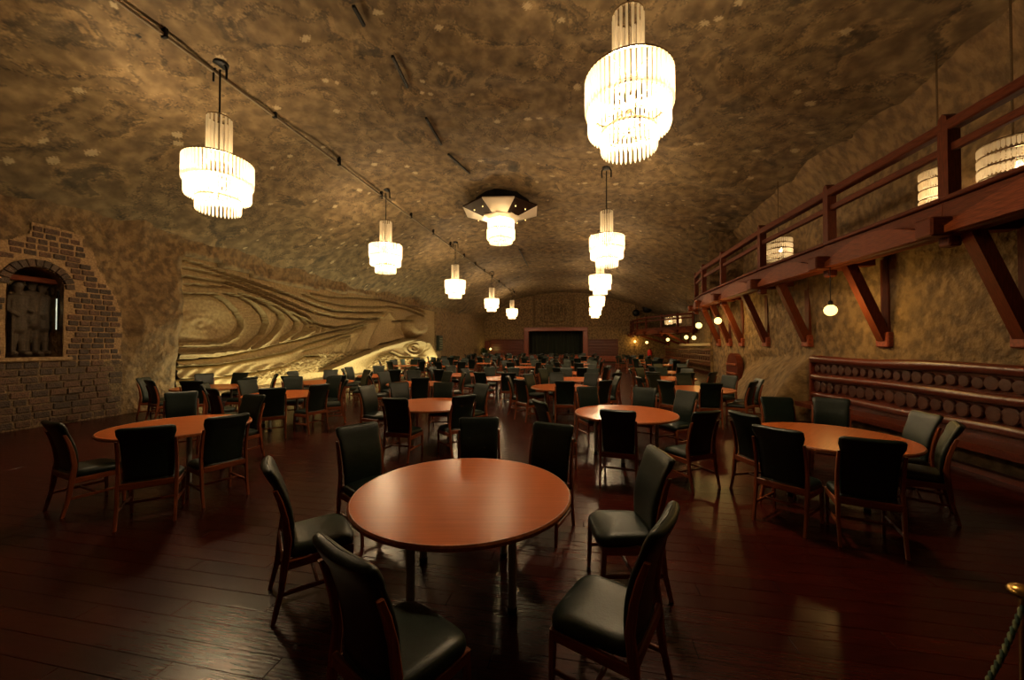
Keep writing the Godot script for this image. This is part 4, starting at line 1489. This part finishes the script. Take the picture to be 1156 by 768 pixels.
# ------------------------------------------------------------------ conduit and strips on the roof
func make_ceiling_lines() -> void:
	var pts := []
	for k in 90:
		var z := -3.0 + k * 0.5
		var x := -7.55
		pts.append(V(x, ceil_y(x, z) - 0.16 + 0.01 * sin(k * 0.35), -z))
	var c := thing("ceiling_conduit", "thin perforated cable tray running along the roof above the left chandelier row", "conduit")
	obj("tray", MB.new().tube(pts, 0.035, 4, false), M.conduit, c)
	for k in range(2, 88, 5):
		obj("clip", MB.new().cbox(V(-0.05, -0.05, -0.03), V(0.05, 0.3, 0.03), 0.006, Transform3D(Basis(), pts[k])), M.black_metal, c)
	for s in [[399, 5, 411, 27], [443, 62, 460, 97], [481, 132, 498, 162], [506, 173, 530, 195], [586, 281, 596, 300]]:
		var m := MB.new()
		var q := []
		for p in [[s[0], s[1]], [s[2], s[3]]]:
			var w := at_y(p[0], p[1], 8.2)
			q.append(Vector2(w.x, -w.z))
		var path := []
		for k in 7:
			var p: Vector2 = q[0].lerp(q[1], k / 6.0)
			path.append(V(p.x, ceil_y(p.x, p.y) - 0.13, -p.y))
		m.tube(path, 0.04, 4, false)
		var o := obj("ceiling_strip", m, M.black_metal)
		tag(o, "short black metal strip let into the crown of the roof towards the central light", "metal strip", "black strips along the crown of the roof")

# ------------------------------------------------------------------ chairs and tables
var chair0: Node3D
var table0: Node3D
var far_chair: Mesh
var n_chairs := 0

func pad_ring(w: float, t: float, c: Vector3, tilt: float, bow: float, n := 20) -> Array:
	var r := []
	for k in n:
		var a := TAU * k / n
		var cx := signf(cos(a)) * pow(absf(cos(a)), 0.45)
		var cz := signf(sin(a)) * pow(absf(sin(a)), 0.7)
		var x := cx * w / 2
		var z := cz * t / 2 + bow * (x / (w / 2)) * (x / (w / 2))
		r.append(c + V(x, -z * sin(tilt), z * cos(tilt)))
	return r

func back_line(y: float) -> float:
	# how far behind the seat's middle the back stands, leaning back to the top
	var t := clampf((y - 0.42) / 0.6, 0.0, 1.0)
	return -0.205 - 0.01 * t - 0.115 * t * t + 0.018 * sin(t * PI)

func back_pad(n := 20, rows := 11) -> MB:
	var rings := []
	for k in rows:
		var t := float(k) / (rows - 1)
		var y := lerpf(0.47, 1.02, t)
		var w := 0.405 + 0.035 * sin(t * PI * 0.6)
		var th := 0.05 + 0.018 * sin(clampf(t * 1.1, 0, 1) * PI)
		if t > 0.8:
			th += 0.022 * smoothstep(0.8, 0.9, t)
			w += 0.035 * smoothstep(0.8, 0.9, t)
		rings.append(pad_ring(w, th, V(0, y, back_line(y) + 0.01), -0.18 * t, 0.022, n))
	var w2 := 0.45
	rings.append(pad_ring(w2, 0.06, V(0, 1.034, back_line(1.034)), -0.2, 0.022, n))
	rings.append(pad_ring(w2 - 0.05, 0.02, V(0, 1.044, back_line(1.044)), -0.2, 0.022, n))
	return MB.new().loft(rings)

func seat_pad(n := 24) -> MB:
	var rings := []
	for q in [[0.90, 0.40], [1.0, 0.41], [1.02, 0.435], [1.0, 0.462], [0.93, 0.482], [0.75, 0.492], [0.35, 0.496]]:
		var r := []
		for k in n:
			var a := TAU * k / n
			var x: float = signf(cos(a)) * pow(absf(cos(a)), 0.42) * 0.235 * q[0]
			var z: float = signf(sin(a)) * pow(absf(sin(a)), 0.42) * 0.235 * q[0]
			var drop := -0.02 * smoothstep(0.1, 0.24, z)
			r.append(V(x * (1.0 + 0.06 * z / 0.235), q[1] + drop, z + 0.015))
		rings.append(r)
	return MB.new().loft(rings)

func bar(a: Vector3, b: Vector3, wx: float, wz: float, wx2 := -1.0, wz2 := -1.0) -> MB:
	return MB.new().loft(bar_rings([[a, wx, wz], [b, wx2 if wx2 > 0 else wx, wz2 if wz2 > 0 else wz]]), false)

func bar_rings(st: Array) -> Array:
	var rings := []
	for s in st:
		var c: Vector3 = s[0]
		var x: float = s[1] / 2
		var z: float = s[2] / 2
		var k := 0.3
		rings.append([c + V(-x, 0, -z * (1 - k)), c + V(-x * (1 - k), 0, -z), c + V(x * (1 - k), 0, -z), c + V(x, 0, -z * (1 - k)), c + V(x, 0, z * (1 - k)), c + V(x * (1 - k), 0, z), c + V(-x * (1 - k), 0, z), c + V(-x, 0, z * (1 - k))])
	return rings

func chair_wood() -> Array:
	var out := []
	for s in [-1, 1]:
		var st := []
		for q in [[0.0, -0.285, 0.026, 0.03], [0.2, -0.238, 0.03, 0.038], [0.42, -0.212, 0.034, 0.05], [0.55, back_line(0.55) + 0.004, 0.03, 0.046], [0.7, back_line(0.7), 0.028, 0.04], [0.82, back_line(0.82), 0.026, 0.036], [0.905, back_line(0.905), 0.022, 0.03]]:
			st.append([V(s * 0.232, q[0], q[1]), q[2], q[3]])
		out.append(["rear_leg", MB.new().loft(bar_rings(st), false), "y"])
		out.append(["front_leg", MB.new().loft(bar_rings([[V(s * 0.222, 0, 0.225), 0.026, 0.026], [V(s * 0.225, 0.3, 0.215), 0.034, 0.034], [V(s * 0.225, 0.40, 0.21), 0.036, 0.036]]), false), "y"])
		out.append(["side_rail", MB.new().cbox(V(s * 0.232 - 0.011, 0.345, -0.21), V(s * 0.232 + 0.011, 0.405, 0.215), 0.005), "z"])
		out.append(["side_stretcher", MB.new().cbox(V(s * 0.228 - 0.009, 0.17, -0.235), V(s * 0.228 + 0.009, 0.2, 0.215), 0.004), "z"])
	out.append(["front_rail", MB.new().cbox(V(-0.21, 0.345, 0.2), V(0.21, 0.405, 0.222), 0.005), "x"])
	out.append(["back_rail", MB.new().cbox(V(-0.22, 0.385, -0.235), V(0.22, 0.455, -0.205), 0.008), "x"])
	out.append(["cross_stretcher", MB.new().cbox(V(-0.222, 0.172, -0.02), V(0.222, 0.198, 0.0), 0.004), "x"])
	return out

func make_chair_models() -> void:
	chair0 = Node3D.new()
	chair0.name = "dining_chair"
	tag(chair0, "", "chair")
	obj("seat", seat_pad(), M.green_leather, chair0)
	obj("backrest", back_pad(), M.green_leather, chair0)
	for w in chair_wood():
		obj(w[0], w[1], M["chair_wood_" + w[2]], chair0)
	# the same chair in one mesh with fewer faces, for those far down the hall
	var am := ArrayMesh.new()
	var soft := seat_pad(12)
	var bp := back_pad(12, 7)
	var off := soft.v.size()
	soft.v.append_array(bp.v)
	soft.n.append_array(bp.n)
	for i in bp.idx:
		soft.idx.append(off + i)
	var wd := MB.new()
	for w in chair_wood():
		var b: MB = w[1]
		var o2 := wd.v.size()
		wd.v.append_array(b.v)
		wd.n.append_array(b.n)
		for i in b.idx:
			wd.idx.append(o2 + i)
	for s in [[soft, M.green_leather], [wd, M.chair_wood_y]]:
		var a := []
		a.resize(Mesh.ARRAY_MAX)
		a[Mesh.ARRAY_VERTEX] = s[0].v
		a[Mesh.ARRAY_NORMAL] = s[0].n
		a[Mesh.ARRAY_INDEX] = s[0].idx
		am.add_surface_from_arrays(Mesh.PRIMITIVE_TRIANGLES, a)
		am.surface_set_material(am.get_surface_count() - 1, s[1])
	far_chair = am

const TR := 0.85
const TH := 0.75

func make_table_model() -> void:
	table0 = Node3D.new()
	table0.name = "round_table"
	tag(table0, "", "table")
	obj("tabletop", MB.new().lathe([Vector2(0.4, TH - 0.036), Vector2(TR - 0.012, TH - 0.036), Vector2(TR - 0.004, TH - 0.032)], 72, false).lathe([Vector2(TR - 0.006, TH - 0.004), Vector2(TR - 0.012, TH), Vector2(0.4, TH), Vector2(0.002, TH)], 72, false), M.table_wood, table0)
	var band := []
	for k in 72:
		var a := TAU * k / 72.0
		var loop := []
		for q in [Vector2(TR - 0.03, TH - 0.037), Vector2(TR - 0.006, TH - 0.037), Vector2(TR, TH - 0.031), Vector2(TR, TH - 0.012), Vector2(TR - 0.01, TH + 0.0006), Vector2(TR - 0.016, TH + 0.0006), Vector2(TR - 0.03, TH - 0.01)]:
			loop.append(V(cos(a) * q.x, q.y, sin(a) * q.x))
		band.append(loop)
	obj("edge_band", MB.new().loft(band, false, false, true), M.table_edge, table0)
	for k in 4:
		var a := TAU * k / 4.0 + deg_to_rad(38.9)
		var o := V(cos(a) * 0.5, 0, sin(a) * 0.5)
		var lg := obj("leg", MB.new().tube([o + V(0, 0.03, 0), o + V(0, TH - 0.04, 0)], 0.03, 12), M.grey_steel, table0)
		obj("foot", MB.new().lathe([Vector2(0.034, 0), Vector2(0.036, 0.03), Vector2(0.032, 0.045)], 12, true, Transform3D(Basis(), o)), M.black_plastic, lg)
		obj("mounting_plate", MB.new().cbox(o + V(-0.07, TH - 0.05, -0.07), o + V(0.07, TH - 0.036, 0.07), 0.004), M.black_metal, lg)
	var uf := Basis(Vector3.UP, deg_to_rad(-38.9))
	obj("under_frame", MB.new().tube([uf * V(-0.5, TH - 0.06, 0), uf * V(0.5, TH - 0.06, 0)], 0.02, 4, false).tube([uf * V(0, TH - 0.062, -0.5), uf * V(0, TH - 0.062, 0.5)], 0.02, 4, false), M.black_metal, table0)

# which side of its table a chair stands on
func sector(a: float) -> String:
	return ["brick-wall end", "brick-gallery corner", "gallery side", "stage-gallery corner", "stage end", "stage-relief corner", "relief side", "brick-relief corner"][posmod(roundi(a / (TAU / 8.0)), 8)]

func put_chair(p: Vector3, face: float, label: String, group: String) -> void:
	n_chairs += 1
	copy(chair0, p, face, label, group)

func put_far_chair(p: Vector3, face: float, label: String, group: String) -> void:
	n_chairs += 1
	var o := inst("dining_chair", far_chair, null)
	o.position = p
	o.rotation.y = face
	tag(o, label, "chair", group)

# chair whose back's top edge shows at a pixel, facing a point of the floor
func chair_px(px: float, py: float, to: Vector3, label: String, group: String, extra := 0.0) -> Vector3:
	var p := at_y(px, py, 1.035)
	p.y = 0
	var d := (to - p)
	d.y = 0
	var face := atan2(d.x, d.z) + deg_to_rad(extra)
	var dir := V(sin(face), 0, cos(face))
	var o := p + dir * 0.31
	put_chair(o, face, label, group)
	return o

func table_px(px: float, py: float, label: String, turn := 0.0, group := "round tables") -> Vector3:
	var p := at_y(px, py, TH)
	p.y = 0
	copy(table0, p, turn, label, group)
	return p

func make_furniture() -> void:
	make_chair_models()
	make_table_model()
	taken["dining_chair"] = 0
	taken["round_table"] = 0
	var t1 := table_px(523, 553, "large empty round table with shiny orange brown top circled by seven green chairs", deg_to_rad(10.9))
	var g1 := "chairs at the shiny empty table"
	chair_px(303, 524, t1, "green chair turned side on at the shiny table, beside the dark slanting chair back", g1, 24)
	chair_px(385, 622, t1, "green chair with dark slanting back and bare wooden post end at the shiny table", g1, -24)
	chair_px(752, 584, t1 + V(0.05, 0, 0.3), "green chair with wide glossy seat pulled out from the shiny table", g1, 0)
	chair_px(746, 511, t1, "green chair with rounded seat front at the shiny table, behind the one pulled out", g1, 0)
	chair_px(403, 480, t1, "green chair drawn up to the shiny table on its relief side", g1, 0)
	chair_px(541, 472, t1, "green chair facing outward squarely behind the shiny table", g1, 4)
	chair_px(625, 479, t1, "green chair behind the shiny table beside the leg of the next table", g1, 10)

	var t2 := table_px(706, 466, "round table with bright reflection, between the shiny empty table and the far aisle", 0.5)
	var g2 := "chairs at the table with the bright reflection"
	chair_px(697, 464, t2, "black looking chair back standing square before the table with the bright reflection", g2)
	chair_px(799, 465, t2, "chair with slanting posts at the table with the bright reflection, gallery side", g2)
	chair_px(608, 453, t2, "dark chair at the table with the bright reflection, on the relief side", g2)
	chair_px(662, 437, t2, "green chair behind the table with the bright reflection, next to the aisle", g2)
	chair_px(728, 438, t2, "green chair with wooden edge behind the table with the bright reflection", g2)
	chair_px(776, 442, t2, "green chair with bright seat edge behind the table with the bright reflection", g2)

	var t3 := table_px(935, 492, "round table beside the log bench with six chairs and dull top", 0.9)
	var g3 := "chairs at the table beside the log bench"
	chair_px(838, 467, t3, "slim chair seen edge on at the table beside the log bench", g3, 10)
	chair_px(876, 484, t3, "chair with black back at the table beside the log bench, standing square", g3)
	chair_px(985, 497, t3, "chair with slanting light posts and black back at the table beside the log bench", g3)
	chair_px(876, 449, t3, "green chair between table and bench end panel", g3)
	chair_px(938, 450, t3, "green chair between table and bench beside the end panel chair", g3)
	chair_px(1047, 467, t3 + V(0, 0, -0.5), "paler green chair of the pair in front of the log bench, partly hidden", g3, 10)
	chair_px(1081, 479, t3 + V(0.2, 0, -0.2), "paler green chair of the pair in front of the log bench, whole seat showing", g3, 10)

	var t4 := table_px(204, 480, "dim round table nearest the brick wall and its niche", 0.2)
	var g4 := "chairs at the table by the brick wall"
	chair_px(58, 477, t4 + V(0, 0, 0.6), "chair standing apart beside the brick wall, turned side on", g4)
	chair_px(165, 483, t4, "chair with wide black back at the dim table by the brick wall", g4)
	chair_px(258, 470, t4, "chair with black square back at the dim table, away from the bricks", g4)
	chair_px(205, 443, t4, "chair behind the dim table by the brick wall facing outward", g4)
	chair_px(288, 446, t4, "dark chair at the dim table by the brick wall, relief side", g4)

	var t5 := table_px(487, 456, "round table behind the shiny empty table on the relief side", 0.3)
	var g5 := "chairs at the table behind the shiny one"
	chair_px(445, 450, t5, "chair with tall black back before the table behind the shiny one", g5)
	chair_px(525, 447, t5, "dark chair half hiding the end of the table behind the shiny one", g5)
	chair_px(413, 436, t5, "lit green chair standing side on at the table behind the shiny one", g5)
	chair_px(450, 432, t5, "green chair behind the table behind the shiny one, relief side", g5)
	chair_px(501, 432, t5, "green chair facing outward across the table behind the shiny one", g5)
	chair_px(545, 434, t5, "green chair behind the table behind the shiny one, aisle side", g5)

	var busy := [t1, t2, t3, t4, t5]
	# middle of the hall: tables read from the photograph, chairs set round them
	var mids := [
		[321, 445, 8, "second round table from the brick wall, before the relief"], [237, 437, 7, "round table close under the ribbed start of the relief"],
		[790, 439, 8, "round table beside the low arched door"], [634, 437, 8, "round table next behind the one with the bright reflection"],
		[469, 433, 8, "round table two behind the shiny one towards the relief"], [367, 431, 7, "round table under the wave crest of the relief"],
		[651, 428, 8, "round table two behind the bright reflection one"], [757, 427, 8, "round table past the arched door, first before the bay"],
		[565, 427, 8, "round table at the open gap of floor in mid hall"], [756, 420, 8, "round table past the arched door, at the mouth of the bay"],
		[430, 424, 7, "round table under the pointed peak of the relief"], [520, 423, 8, "round table in mid hall level with the boulder of the relief"], [650, 421, 8, "round table in mid hall, third behind the bright reflection one"]]
	var r := RandomNumberGenerator.new()
	r.seed = 5
	for m in mids:
		var tp := table_px(m[0], m[1], m[3], r.randf() * 1.5)
		busy.append(tp)
		var n: int = m[2]
		var said: String = "chair at " + m[3] + ", "
		var grp: String = "chairs at the " + m[3]
		var a0 := r.randf() * TAU
		for k in n:
			var a := a0 + TAU * k / n + r.randf_range(-0.12, 0.12)
			var dist := TR + r.randf_range(0.12, 0.42)
			var p := tp + V(sin(a) * dist, 0, cos(a) * dist)
			if not free_spot(p):
				continue
			var mine := said + sector(a)
			if -p.z < 15.0:
				put_chair(p, a + PI + r.randf_range(-0.2, 0.2), mine, grp)
			else:
				put_far_chair(p, a + PI + r.randf_range(-0.2, 0.2), mine, grp)
	# rows before the stage
	var rows := [19.6, 23.2, 27.0, 31.0, 35.2, 39.6]
	var cols := [-10.3, -6.9, -3.4, -0.2, 4.2]
	var row_word := ["sixth", "fifth", "fourth", "third", "second", "first"]
	var col_word := ["along the relief wall", "under the conduit chandeliers", "along the middle line", "under the gallery-side chandeliers", "towards the bay"]
	for ri in 6:
		for ci in 5:
			var zr: float = rows[ri]
			var x: float = cols[ci]
			var where: String = row_word[ri] + " row from the stage, " + col_word[ci]
			if x > 4 and zr > 36:
				continue
			var tp := V(x + r.randf_range(-0.4, 0.4), 0, -zr + r.randf_range(-0.4, 0.4))
			var clear := true
			for b in busy:
				if b.distance_to(tp) < 2.7:
					clear = false
			if not clear:
				continue
			busy.append(tp)
			copy(table0, tp, r.randf() * 1.5, "round table in " + where, "round tables")
			var a0 := r.randf() * TAU
			for k in 6:
				var a := a0 + TAU * k / 6.0 + r.randf_range(-0.15, 0.15)
				var dist := TR + r.randf_range(0.12, 0.4)
				var p := tp + V(sin(a) * dist, 0, cos(a) * dist)
				if free_spot(p) and n_chairs < 296:
					put_far_chair(p, a + PI + r.randf_range(-0.2, 0.2), "chair at the table in " + where + ", " + sector(a), "chairs before the stage")
	chair0.free()
	table0.free()

var spots_taken := []

func free_spot(p: Vector3) -> bool:
	if p.x < XL + 1.1 or (p.x > wall_r(-p.z) - 1.6 and -p.z < 18.0):
		return false
	for c in get_children():
		if c.has_meta("category") and (c.get_meta("category") == "chair" and c.position.distance_to(p) < 0.72 or c.get_meta("category") == "table" and c.position.distance_to(p) < TR + 0.1):
			return false
	return true

# ------------------------------------------------------------------ small things
func make_small_things() -> void:
	# rope barrier at the right edge
	var pts := []
	var pa := at_y(1158, 668, 0.95)
	var pb := EYE + view * V(0.78, 0, -0.93)
	pb.y = 0
	pa.y = 0
	var labels := ["brass rope stanchion with a domed disc top and green rope", "second brass rope stanchion holding the other end of the green rope"]
	for k in 2:
		var s := thing("rope_stanchion", labels[k], "stanchion", [pa, pb][k], 0.0, "rope stanchions")
		obj("base", MB.new().lathe([Vector2(0.16, 0), Vector2(0.16, 0.015), Vector2(0.13, 0.035), Vector2(0.03, 0.06)], 24), M.brass, s)
		obj("pole", MB.new().tube([V(0, 0.04, 0), V(0, 0.93, 0)], 0.019, 12), M.brass, s)
		obj("disc_top", MB.new().lathe([Vector2(0.02, 0.925), Vector2(0.046, 0.932), Vector2(0.05, 0.945), Vector2(0.04, 0.96), Vector2(0.02, 0.97), Vector2(0.002, 0.972)], 20), M.brass, s)
	var rp := thing("barrier_rope", "dark green twisted rope hanging from the brass stanchion", "rope")
	var a := pa + V(-0.03, 0.9, 0.02)
	var b := pb + V(0.03, 0.9, -0.02)
	for strand in 2:
		var path := []
		for k in 121:
			var t := k / 120.0
			var c := a.lerp(b, t) + V(0, -0.2 * 4.0 * t * (1.0 - t), 0)
			var w := t * 150.0 + strand * PI
			path.append(c + V(0, cos(w), sin(w)) * 0.0045)
		obj("strand", MB.new().tube(path, 0.0065, 6), M.rope_green if strand == 0 else M.rope_pale, rp)
	# arched wooden shutter in the right wall
	var dz := 15.7
	var d := struct_node("door_2", "low arched wooden door with pale cross bars in the right rock wall")
	var arch := [Vector2(-0.55, 0.2), Vector2(0.55, 0.2)]
	for k in 11:
		var t := PI * k / 10.0
		arch.append(Vector2(0.55 * cos(t), 1.1 + 0.5 * sin(t)))
	var df := Transform3D(Basis(Vector3.UP, -PI / 2), V(wall_r(dz) - 0.14, 0, -dz))
	obj("door_leaf", MB.new().prism(arch, -0.15, 0.05, df), M.bench_wood, d)
	for k in 3:
		obj("cross_bar", MB.new().cbox(V(-0.5, 0.45 + k * 0.34, 0.05), V(0.5, 0.53 + k * 0.34, 0.09), 0.01, df), M.chair_wood_x, d)
	# socket on the rock
	var so := tag(obj("wall_socket", MB.new().cbox(V(-0.02, -0.07, -0.07), V(0.02, 0.07, 0.07), 0.01), M.socket), "small grey wall socket low on the pale right rock", "socket")
	so.position = V(4.62, 0.72, -11.6)
	# ledge board over the far bench
	var lb := tag(obj("wall_ledge", MB.new().prism([Vector2(-5.4, 0.12), Vector2(-5.2, -0.04), Vector2(-4.6, -0.1), Vector2(4.6, -0.1), Vector2(5.2, -0.04), Vector2(5.4, 0.12)], -0.12, 0.12), M.bench_wood), "long dark boat shaped ledge on the bay wall above the far bench", "ledge")
	lb.transform = Transform3D(Basis(Vector3.UP, PI / 2), V(9.0, 1.92, -33.0))
	# red extinguisher
	var fe := thing("fire_extinguisher", "small red fire extinguisher hung low beside the far gallery", "extinguisher", V(7.4, 1.0, -Z_END + 0.22))
	obj("cylinder", MB.new().lathe([Vector2(0.2, -0.35), Vector2(0.24, -0.3), Vector2(0.24, 0.25), Vector2(0.12, 0.4), Vector2(0.06, 0.42)], 14), M.red_paint, fe)
	obj("valve", MB.new().cbox(V(-0.08, 0.4, -0.05), V(0.14, 0.5, 0.05), 0.01), M.black_metal, fe)
	# loudspeakers hanging in the corner of the roof
	for p in [[V(6.9, 6.1, -44.2), 0.55], [V(5.75, 5.6, -44.6), 0.4]]:
		var s := thing("hanging_speaker", "black round backed loudspeaker hung under the roof above the far gallery", "speaker", p[0], 0.0, "loudspeakers above the far gallery")
		obj("body", MB.new().lathe([Vector2(p[1] * 0.5, -p[1]), Vector2(p[1] * 0.85, -p[1] * 0.6), Vector2(p[1], 0), Vector2(p[1] * 0.8, p[1] * 0.6), Vector2(p[1] * 0.3, p[1] * 0.9)], 14), M.black_metal, s)
		obj("bracket", MB.new().tube([V(0, p[1] * 0.8, 0), V(0, ceil_y(p[0].x, -p[0].z) - p[0].y + 0.1, 0)], 0.03, 6), M.black_metal, s)
	# sign at the end of the relief
	var sg := thing("wall_sign", "small dark green sign board with pale lines beside the relief", "sign", V(XL + 0.2, 2.0, -30.95))
	obj("board", MB.new().cbox(V(-0.2, -0.55, -0.45), V(0.05, 0.75, 0.45), 0.02), M.sign_board, sg)
	for k in 5:
		obj("print_line", MB.new().box(V(0.05, -0.35 + k * 0.2, -0.36), V(0.056, -0.3 + k * 0.2, 0.36 - 0.12 * (k % 3))), M.sign_mark, sg)
	# plant in the corner
	var pl := thing("potted_plant", "leafy plant in a yellowish pot in the left corner by the stage", "plant", V(-11.75, 0, -43.6))
	obj("pot", MB.new().lathe([Vector2(0.25, 0), Vector2(0.34, 0.5), Vector2(0.36, 0.55), Vector2(0.3, 0.55)], 14), M.pot, pl)
	var r := RandomNumberGenerator.new()
	r.seed = 3
	for k in 46:
		var an := r.randf() * TAU
		var up := r.randf_range(0.7, 2.1)
		var out := r.randf_range(0.35, 0.95)
		var lw := r.randf_range(0.08, 0.15)
		var d0 := V(cos(an), 0, sin(an))
		var sd := V(-sin(an), 0, cos(an))
		var p := []
		for s in 6:
			var t := s / 5.0
			var c := V(0, 0.5, 0) + d0 * out * t + V(0, up * (t - 0.45 * t * t), 0)
			var w := lw * sin(PI * clampf(t * 0.9 + 0.08, 0, 1))
			p.append(c - sd * w)
			p.append(c + V(0, -w * 0.3, 0))
			p.append(c + sd * w)
		var tr := PackedInt32Array()
		for s in 5:
			for q in 2:
				var i := s * 3 + q
				tr.append_array(PackedInt32Array([i, i + 3, i + 4, i, i + 4, i + 1]))
		var mb := MB.new()
		mb.add(p, tr, true, Vector3.UP)
		obj("leaf", mb, M.leaf, pl)
